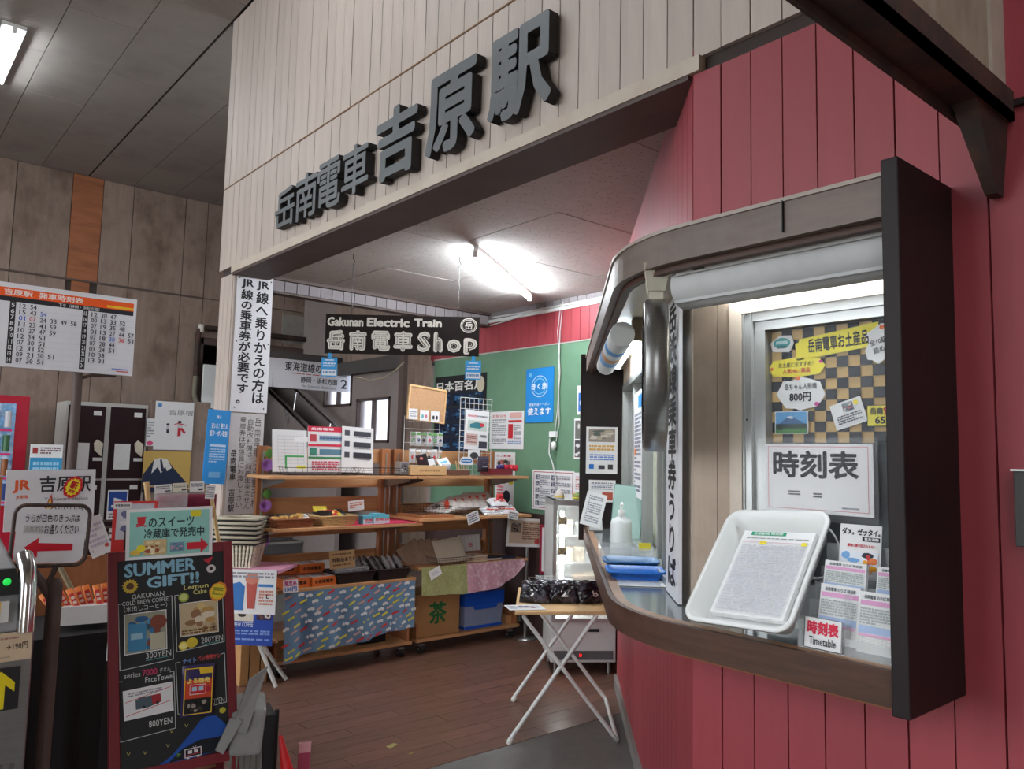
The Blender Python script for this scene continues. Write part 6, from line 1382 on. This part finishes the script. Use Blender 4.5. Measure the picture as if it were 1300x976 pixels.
items = [chk(102, 205, 345, 256, 'SUMMER', CBL, .05), chk(108, 211, 339, 250, 'SUMMER', (52, 84, 104), .012), chk(176, 262, 358, 306, 'GIFT!!', CBL, .05), chk(181, 267, 353, 301, 'GIFT!!', (52, 84, 104), .012),
   ('star', *C_(122, 290), .075, .036, 14, .8, (200, 170, 60)), ('e', *C_(122, 290), .035, .017, (90, 60, 40)), ('p', [C_(372, 220), C_(408, 210), C_(392, 238)], (196, 50, 70)), ('e', *C_(400, 257), .045, .021, (210, 200, 200)), ('e', *C_(400, 257), .018, .008, (40, 36, 38)),
   chk(128, 322, 236, 340, 'GAKUNAN', CW), chk(97, 345, 250, 361, 'COLD BREW COFFEE', CW), chk(103, 364, 246, 386, '（水出しコーヒー）', CW), frm(84, 352, 268, 596), chk(176, 546, 260, 568, '300YEN', CW), ('s', [C_(176, 574), C_(260, 570)], (90, 170, 170), .002),
   chk(303, 310, 390, 328, 'Lemon', (220, 214, 130), .015), chk(336, 332, 384, 350, 'Cake', (220, 214, 130), .015), ('e', *C_(303, 356), .05, .024, (150, 170, 70)), ('e', *C_(303, 356), .035, .017, (206, 214, 130)), frm(272, 345, 446, 560),
   ('e', *C_(332, 533), .055, .025, (216, 190, 60)), ('e', *C_(302, 541), .045, .022, (226, 206, 80)), ('e', *C_(302, 541), .03, .015, (240, 230, 150)), chk(364, 520, 441, 542, '200YEN', CW), ('s', [C_(364, 548), C_(441, 543)], (90, 170, 170), .002),
   chk(106, 610, 158, 628, 'series', CW), chk(164, 606, 214, 630, '7000', (190, 60, 100), .03), chk(222, 608, 258, 626, 'タオル', CW), chk(174, 634, 268, 655, 'FaceTowel', CW, .01), frm(86, 636, 276, 852), chk(187, 796, 264, 820, '800YEN', CW, .01),
   chk(300, 590, 346, 610, 'ナイト', (120, 150, 210), .04), chk(350, 588, 432, 608, 'パッ焼売ケン', (206, 80, 80), .03), frm(276, 600, 452, 792), chk(386, 758, 445, 780, '200YEN', CW),
   ('p', [C_(205, 972), C_(262, 938), C_(318, 880), C_(362, 828), C_(382, 820), C_(414, 822), C_(438, 850), C_(462, 880), C_(466, 950)], (36, 84, 170)), ('p', [C_(250, 962), C_(300, 920), C_(360, 900), C_(420, 905), C_(464, 890), C_(466, 952)], (24, 28, 36)),
   ('f', *cbx(306, 925, 364, 958), (220, 214, 216), .003), ('r', *cbx(318, 932, 332, 944), (220, 214, 216)), ('r', *cbx(338, 932, 352, 944), (220, 214, 216)), ('s', [C_(302, 950), C_(368, 946)], (206, 60, 80), .002), ('e', *C_(318, 962), .012, .006, (230, 230, 230)), ('e', *C_(352, 960), .012, .006, (230, 230, 230)), ('s', [C_(334, 920), C_(340, 926), C_(346, 918)], (220, 214, 216), .0015), ('e', *C_(438, 808), .032, .015, (190, 180, 60)), ('p', [C_(280, 932), C_(296, 938), C_(282, 948)], (90, 130, 60))]
for x, y in ((122, 898), (175, 906), (250, 897), (262, 848), (312, 838)): items.append(('s', [C_(x - 5, y - 6), C_(x, y + 6), C_(x + 6, y - 4)], (190, 180, 90), .0015))
dr = MB(); draw(dr, .34, .682, items, -.004); o = dr.build('chalk_drawing', cb_); o.location = (0, 0, .45)
MS2 = MC @ Matrix.Translation((0, -.0075, .45))
def chalk_photo(name, label, cat, b_, its, m=None, roll=0.0, th=.001, poly=None):
    a = cbx(*b_); w = (a[2] - a[0]) * .34; h = (a[3] - a[1]) * .682
    return sheet(name, label, cat, ((a[0] + a[2] - 1) / 2 * .34, -.004, a[1] * .682, w, h), 0, its, m or white_paper, th, roll=roll, poly=poly, Mx=MS2)
chalk_photo('product_photo', 'photo of blue coffee bags stuck on the chalkboard, upper left', 'photo', (104, 392, 245, 542), [('mix', .02, .02, .98, .98, [(150, 150, 130), (54, 116, 160), (80, 150, 190), (46, 96, 140), (130, 70, 54), (60, 120, 170)]), ('p', [(.08,.06),(.5,.06),(.52,.7),(.1,.75)], (70, 136, 176)), ('r', .15, .35, .42, .5, (150, 190, 206)), ('e', .8, .72, .2, .18, (130, 70, 54)), ('r', .6, .04, .96, .45, (190, 186, 160))])
chalk_photo('product_photo', 'photo of lemon cake on the chalkboard, upper right', 'photo', (288, 378, 424, 506), [('mix', .02, .02, .98, .98, [(196, 176, 140), (216, 190, 130), (150, 110, 80), (226, 214, 190), (190, 150, 90)]), ('w', .05, .04, .95, .2, 2, (110, 80, 50), .8)])
chalk_photo('product_photo', 'photo of a towel with a train on the chalkboard, lower left', 'photo', (106, 668, 268, 776), [('w', .1, .75, .8, .9, 2, (150, 150, 156), .8), ('p', [(.24,.3),(.24,.62),(.36,.68),(.75,.68),(.76,.4),(.5,.3)], (80, 96, 106)), ('p', [(.56,.68),(.75,.68),(.76,.4),(.58,.36)], (166, 50, 56)), ('s', [(.04,.6),(.96,.84)], (200, 60, 70), .002), ('s', [(.04,.14),(.96,.38)], (200, 60, 70), .002), ('e', .4, .34, .03, .05, (40, 40, 44)), ('e', .68, .4, .03, .05, (40, 40, 44))], roll=R(-2))
chalk_photo('lemon_cutout', 'orange and yellow lemon cut-out overlapping the right frame of the chalkboard', 'card', (383, 310, 447, 386), [('e', .5, .5, .42, .40, (236, 206, 60)), ('w', .2, .3, .8, .72, 4, (110, 130, 50), .9)], mat('orange_card', (230, 140, 40), .5), roll=R(12), th=.003, poly=[(.1,.2),(.35,.0),(.7,.05),(.95,.3),(1,.6),(.85,.92),(.55,1),(.2,.85),(0,.5)])
a_ = cbx(286, 616, 400, 806)
Mb = MS2 @ Matrix.Translation(((a_[0] + a_[2] - 1) / 2 * .34, -.016, a_[1] * .682)) @ Matrix.Rotation(R(4), 4, 'Y')
bw_, bh_ = (a_[2] - a_[0]) * .34, (a_[3] - a_[1]) * .682
o = packet('snack_bag', 'colourful snack bag with a red tram taped to the chalkboard, lower right', 'packet', (0, 0, 0), bw_, bh_, .018, mat('dark_blue_film', (52, 40, 96), .3, var=.15), crump=.05)
o.matrix_world = Mb; PM[o.name] = Mb.copy()
o2 = [c for c in o.children]; p = MB(); draw(p, bw_ * .86, bh_ * .9, [('r', .0, .32, 1, .74, (214, 74, 44)), ('p', [(.55,.86),(1,.86),(1,1),(.5,1)], (232, 196, 50)), ('t', .1, .66, .9, .78, 'よる焼売', (240, 220, 120), .05), ('f', .2, .42, .75, .64, (230, 206, 200), .003), ('r', .22, .44, .74, .62, (206, 40, 50)), ('r', .28, .5, .45, .59, (180, 210, 226)), ('r', .52, .5, .68, .59, (180, 210, 226)), ('e', .86, .52, .12, .06, (190, 40, 60)), ('mix', .02, .04, .98, .34, [(30, 28, 28), (70, 60, 54), (20, 20, 22), (160, 150, 140)]), ('f', 0, 0, 1, 1, (236, 200, 50), .003)], -.0115)
q = p.build('print', o); q.location = (0, 0, bh_ * .05)
sheet('summer_sweets_notice', 'pale green notice reading 夏のスイーツ with a red arrow on top of the chalkboard', 'notice', (-.008, -.016, 1.128, .278, .172), 0,
      [('r', .04, .06, .96, .94, (150, 206, 196)), ('t', .11, .64, .23, .84, '夏', (206, 50, 60), .05), ('t', .25, .62, .78, .82, 'のスイーツ', (44, 60, 60), .02), ('t', .20, .40, .90, .60, '冷蔵庫で発売中', (44, 60, 60), .02), ('r', .74, .80, .86, .93, (232, 216, 50)),
       ('mix', .20, .08, .46, .38, [(206, 180, 130), (226, 206, 160), (160, 90, 60), (240, 226, 190)]), ('mix', .50, .12, .66, .30, [(110, 150, 170), (80, 110, 140), (190, 150, 170)]), ('p', [(.70,.14),(.86,.14),(.86,.06),(.95,.21),(.86,.36),(.86,.28),(.70,.28)], (206, 40, 56)), ('e', .11, .14, .06, .06, (226, 190, 80)), ('e', .17, .22, .05, .07, (232, 210, 60))], white_paper, .001, roll=R(2), Mx=MC)

# ---- ticket gate sign on a bent pipe
sg = (0.493, 2.7, 1.144, 0.199, 0.179)
si = thing('gate_sign', 'white sign with a red left arrow in a rusty bent pipe frame', 'sign', (sg[0], sg[1], sg[2]), roll=R(2))
w_, h_ = sg[3], sg[4]
def rrect(w, h, r, y=0):
    P = []
    for cx, cz, q0 in ((w/2-r, h-r, 0), (-w/2+r, h-r, 90), (-w/2+r, r, 180), (w/2-r, r, 270)):
        for k in range(7): q = R(q0 + 15 * k); P.append((cx + r*math.cos(q), y, cz + r*math.sin(q)))
    return P
rr_ = rrect(w_, h_, .03)
MB(mat('rusty_pipe_brown', (58, 44, 40), .5, var=.25, scale=40, stain=(120, 90, 70), stain_amt=.4, stain_scale=20)).tube(rr_ + [rr_[0]], .0055, 8, cap=False).build('pipe_frame', si)
MB(white_enamel).plate([(p[0], p[2]) for p in rrect(w_ - .016, h_ - .02, .025)], -.002, .002).build('sign_plate', si).location = (0, 0, .008)
p = MB(); draw(p, w_, h_, [('t', .14, .72, .86, .86, 'うらが白色のきっぷは', (40, 40, 46), .015), ('t', .40, .52, .86, .68, 'お通りください', (40, 40, 46), .015), ('r', .13, .54, .39, .67, (190, 190, 188)), ('t', .15, .56, .38, .66, '入れずに', (130, 130, 132), .0),
   ('p', [(.16,.31),(.34,.14),(.34,.245),(.80,.25),(.80,.36),(.34,.38),(.34,.47)], (196, 24, 44))], -.003); p.build('print', si)
pg = thing('barrier_post', 'rusty rounded barrier post standing under the arrow sign', 'post', (.515, 2.69, 0))
rp_ = mat('worn_brown_post', (96, 80, 74), .5, var=.2, scale=12, stain=(60, 46, 42), stain_amt=.6, stain_scale=5, stain_stretch=(1, 1, .4))
MB(rp_).lathe([(.021, 0), (.021, 1.085), (.018, 1.10), (.010, 1.108), (0, 1.11)], n=16).build('post', pg)
MB(rp_).tube([(0, 0, 1.04), (-.03, .01, 1.09), (-.06, .01, 1.13), (-.08, .01, 1.14)], .015, 8).build('elbow', pg)
MB(mat('rusty_pipe_brown')).tube([(-.02, .0, 1.09), (.0, .01, 1.14)], .008, 8).build('sign_bracket', pg)

# ---- automatic ticket gate
G0 = (.152, 2.5, 0)
tg = thing('ticket_gate', 'steel automatic ticket gate with green lights and a yellow arrow at the left edge', 'gate', G0)
MB(steel).box(-.30, .285, .0, .50, 0, 1.0).build('body', tg, .004)
MB(mat('gate_top_grey', (150, 150, 150), .35)).hexa([(-.30,.0,1.0),(.29,.0,1.0),(.29,.55,1.0),(-.30,.55,1.0)], [(-.30,.04,1.16),(.24,.04,1.16),(.24,.50,1.24),(-.30,.50,1.24)]).build('head', tg, .008)
MB(black_plastic).hexa([(-.30,-.004,1.10),(.25,-.004,1.10),(.25,.02,1.10),(-.30,.02,1.10)], [(-.30,.028,1.165),(.235,.028,1.165),(.235,.05,1.165),(-.30,.05,1.165)]).build('display', tg)
for x in (.212, .268): MB(mat('green_lamp', (30, 190, 70), .3, emit=.9)).lathe([(0, -.004), (.008, -.003), (.010, 0)], (x, .000, 1.135), 16, ax='y').build('green_lamp', tg)
MB(chrome).tube([(.262, -.004, 1.0), (.262, .0, 1.11), (.262, .03, 1.165), (.262, .08, 1.19)], .022, 12).build('chrome_edge', tg)
tk = MB(mat('slot_white', (214, 214, 210), .4)); tk.box(-.30, .22, -.010, .0, 1.03, 1.085); tk.box(.02, .17, -.016, -.010, 1.045, 1.06, mat('slot_yellow', (226, 190, 50), .4)); tk.box(.195, .20, -.012, -.0101, 1.03, 1.085, mat('slot_yellow')); tk.build('ticket_slot', tg)
sheet('sample_ticket', 'large beige sample ticket marked 190円 on the ticket gate', 'notice', (.13, -.004, .925, .30, .075), 0, [('t', .80, .38, .97, .62, '→190円', (50, 46, 44), .02), ('w', .72, .75, .9, .85, 1, (170, 120, 110), 1), ('w', .70, .12, .84, .2, 1, (170, 150, 130), 1)], mat('beige_ticket', (206, 184, 154), .5), .004, Mx=Matrix.Translation(G0), roll=R(-1))
ap = sheet('arrow_panel', 'black panel with a bold yellow up arrow on the ticket gate', 'sign', (.203, -.003, .80, .11, .11), 0, [('p', [(.52,.04),(.70,.04),(.70,.60),(.90,.42),(.90,.64),(.60,.93),(.28,.64),(.28,.42),(.52,.60)], (226, 206, 30))], black_plastic, .003, Mx=Matrix.Translation(G0))
MB(mat('gate_panel_seam', (110, 110, 110), .4, metal=.6)).box(-.30, .26, -.003, .0, .20, .66).build('lower_panel', tg, .002)
MB(steel).box(.235, .25, -.006, .0, .2, .66).build('panel_strip', tg)

# ---- leaflet corner behind the gate
jr = sheet('station_sign', 'white sign with an orange JR mark and 吉原駅 on the leaflet rack', 'sign', (0.741, 4.1, 1.122, 0.355, 0.27), 0,
      [('t', .07, .62, .26, .84, 'JR', (226, 96, 50), .05), ('t', .11, .52, .24, .59, 'JR東海', (226, 96, 50), .02), ('t', .36, .62, .95, .90, '吉原駅', (46, 46, 50), .02), ('t', .42, .48, .92, .54, 'Yoshiwara Station', (90, 90, 96), 0), ('t', .50, .30, .92, .42, 'へのりいれ', (60, 60, 64), .01),
       ('p', [(.43,.36),(.50,.60),(.53,.36)], (190, 60, 60)), ('p', [(.45,.36),(.49,.54),(.51,.36)], (226, 200, 70))], white_enamel, .012, roll=R(-1))
sheet('new_item_sticker', 'red and yellow oval burst reading 新発売 on the station sign', 'sticker', (0.825, 4.085, 1.263, 0.075, 0.101), 0, [('e', .5, .5, .5, .5, (206, 40, 50)), ('star', .5, .5, .40, .42, 12, .85, (240, 222, 50)), ('t', .3, .42, .72, .78, '新', (190, 30, 40), .06), ('t', .32, .22, .7, .38, '発売', (190, 30, 40), .04)], mat('red_sticker', (206, 40, 50), .5), .002, roll=R(20), poly=[(.2,.05),(.6,0),(.95,.25),(1,.6),(.8,.95),(.4,1),(.05,.75),(0,.4)])
lr = thing('leaflet_rack', 'wooden leaflet rack with leaning shelves behind the gate sign', 'rack', (.85, 4.2, 0))
MB(mat('orange_wood', (176, 110, 56), .6, var=.1)).box(-.46, -.30, -.10, -.08, .60, 1.36).build('side_board', lr)
MB(pine_dark).box(-.30, .30, .0, .03, .0, .98).build('back_board', lr)
lt_ = MB(brown_trim)
for k in range(5): lt_.box(.06 + .0, .36, -.02, -.005, 1.02 - .0 + .03 * k, 1.03 + .03 * k)
lt_.build('lattice', lr)['kind'] = 'stuff'
MB(mat('greenish_wood_frame', (150, 140, 112), .6)).tube([(-.26 + .10, -.35, 1.10), (-.02, -.35, .83)], .012, 6).build('leaning_frame', lr)
sheet('leaning_leaflet', 'lilac white leaflet leaning at the right of the arrow sign', 'leaflet', (0.954, 4.16, 0.982, 0.096, 0.189), 0, [('w', .1, .1, .9, .85, 6, (200, 190, 206), .7), ('e', .8, .2, .1, .05, (206, 90, 80))], white_paper, .003, roll=R(-22))
bt_ = thing('black_cloth_table', 'low table draped in black cloth behind the barrier post', 'table', (.86, 3.65, 0))
bb_ = MB(mat('black_cloth', (22, 20, 22), .9, var=.2)); bb_.surf(lambda u, v: (-.30 + .52 * u, -.02 * math.sin(u * 19) * v - .0, .73 * (1 - v)), 24, 6).box(-.30, .22, 0, .5, .0, .73)
bb_.build('cloth', bt_)
sb = thing('snack_box', 'white carton of orange and red snack sticks on the black table', 'box', (0.846, 3.72, 0.757), R(-10))
MB(white_paper).box(-.12, .10, 0, .16, 0, .075).build('carton', sb)
for i in range(8):
    packet('snack_stick', 'orange and red snack stick in the white carton, %s from the left' % ORD[i], 'packet', (sb.location.x - .10 + .026 * i, 3.74 + .014 * (i % 3), sb.location.z + .03), .028, .13, .014, mat('orange_snack_film', (232, 130, 60), .4, var=.15, scale=30), rz=R(-10), roll=R(-38 + 4 * i), tilt=R(-16), seed=i, items=[('r', .1, .3, .9, .9, (206, 60, 60)), ('w', .2, .4, .8, .8, 2, (240, 220, 200), 1)], group='snack sticks in the white carton')
props(MB(white_paper).plate([(.10, 0), (.16, 0), (.19, .14), (.10, .16)], -.01, .0).build('white_flap'), 'white paper flap hanging beside the black table', 'paper').matrix_world = Matrix.Translation((.80, 3.62, .62))

# ---- umbrella stand bottom left
us = thing('umbrella_stand', 'umbrella stand wrapped in grey cloth right of the chalkboard', 'stand', (1.19, 2.82, 0), R(-15))
gc = mat('grey_cloth', (150, 150, 148), .85, var=.10, scale=14)
MB(black_plastic).box(-.05, .085, -.05, .10, .0, .56).build('stand_body', us, .004)
MB(gc).hexa([(-.075,-.072,.44),(.035,-.072,.43),(.05,.10,.45),(-.075,.11,.44)], [(-.07,-.06,.585),(.05,-.06,.58),(.07,.11,.60),(-.06,.11,.605)]).build('cloth_cover', us, .012)
MB(mat('grey_pleated_cloth', (120, 118, 112), .85)).surf(lambda u, v: (-.07 + .11 * u, -.062 - .007 * math.sin(u * 34), .45 * (1 - v)), 36, 2, th=.01).build('pleated_skirt', us)
MB(black_plastic).tube([(.09, -.03, .25), (.09, -.03, .57)], .008, 8).build('handle', us)
gpm = MB(gc); gpm.hexa([(-.07,-.08,.53),(-.02,-.09,.52),(-.02,-.075,.52),(-.07,-.07,.53)], [(-.02,-.09,.70),(.045,-.07,.735),(.045,-.06,.735),(-.02,-.08,.70)]).hexa([(-.12,-.09,.475),(-.095,-.10,.462),(-.09,-.085,.462),(-.12,-.08,.475)], [(-.075,-.075,.57),(-.035,-.09,.565),(-.035,-.08,.565),(-.075,-.065,.57)])
gpm.build('folded_cloth', us)
ru = MB(mat('red_umbrella_cloth', (206, 20, 28), .45)); ru.tube([(1.255, 2.70, .50), (1.275, 2.66, .36), (1.31, 2.60, .05)], [.006, .026, .032], 10)
ru = ru.build('red_umbrella'); props(ru, 'furled red umbrella leaning on the grey wrapped stand', 'umbrella')
pk2 = MB(mat('pink_plastic', (176, 70, 100), .4)); pk2.box(-.022, .022, -.006, .006, 0, .42)
o = pk2.build('pink_board', None, .003); o.matrix_world = Matrix.Translation((1.385, 2.80, 0)) @ Matrix.Rotation(R(-15), 4, 'Z') @ Matrix.Rotation(R(2), 4, 'Y'); props(o, 'narrow pink board standing right of the red umbrella', 'board')
q = MB(mat('pale_pink', (216, 160, 166), .5)).box(-.022, .022, -.0065, .0065, .385, .42).build('pale_end', o)
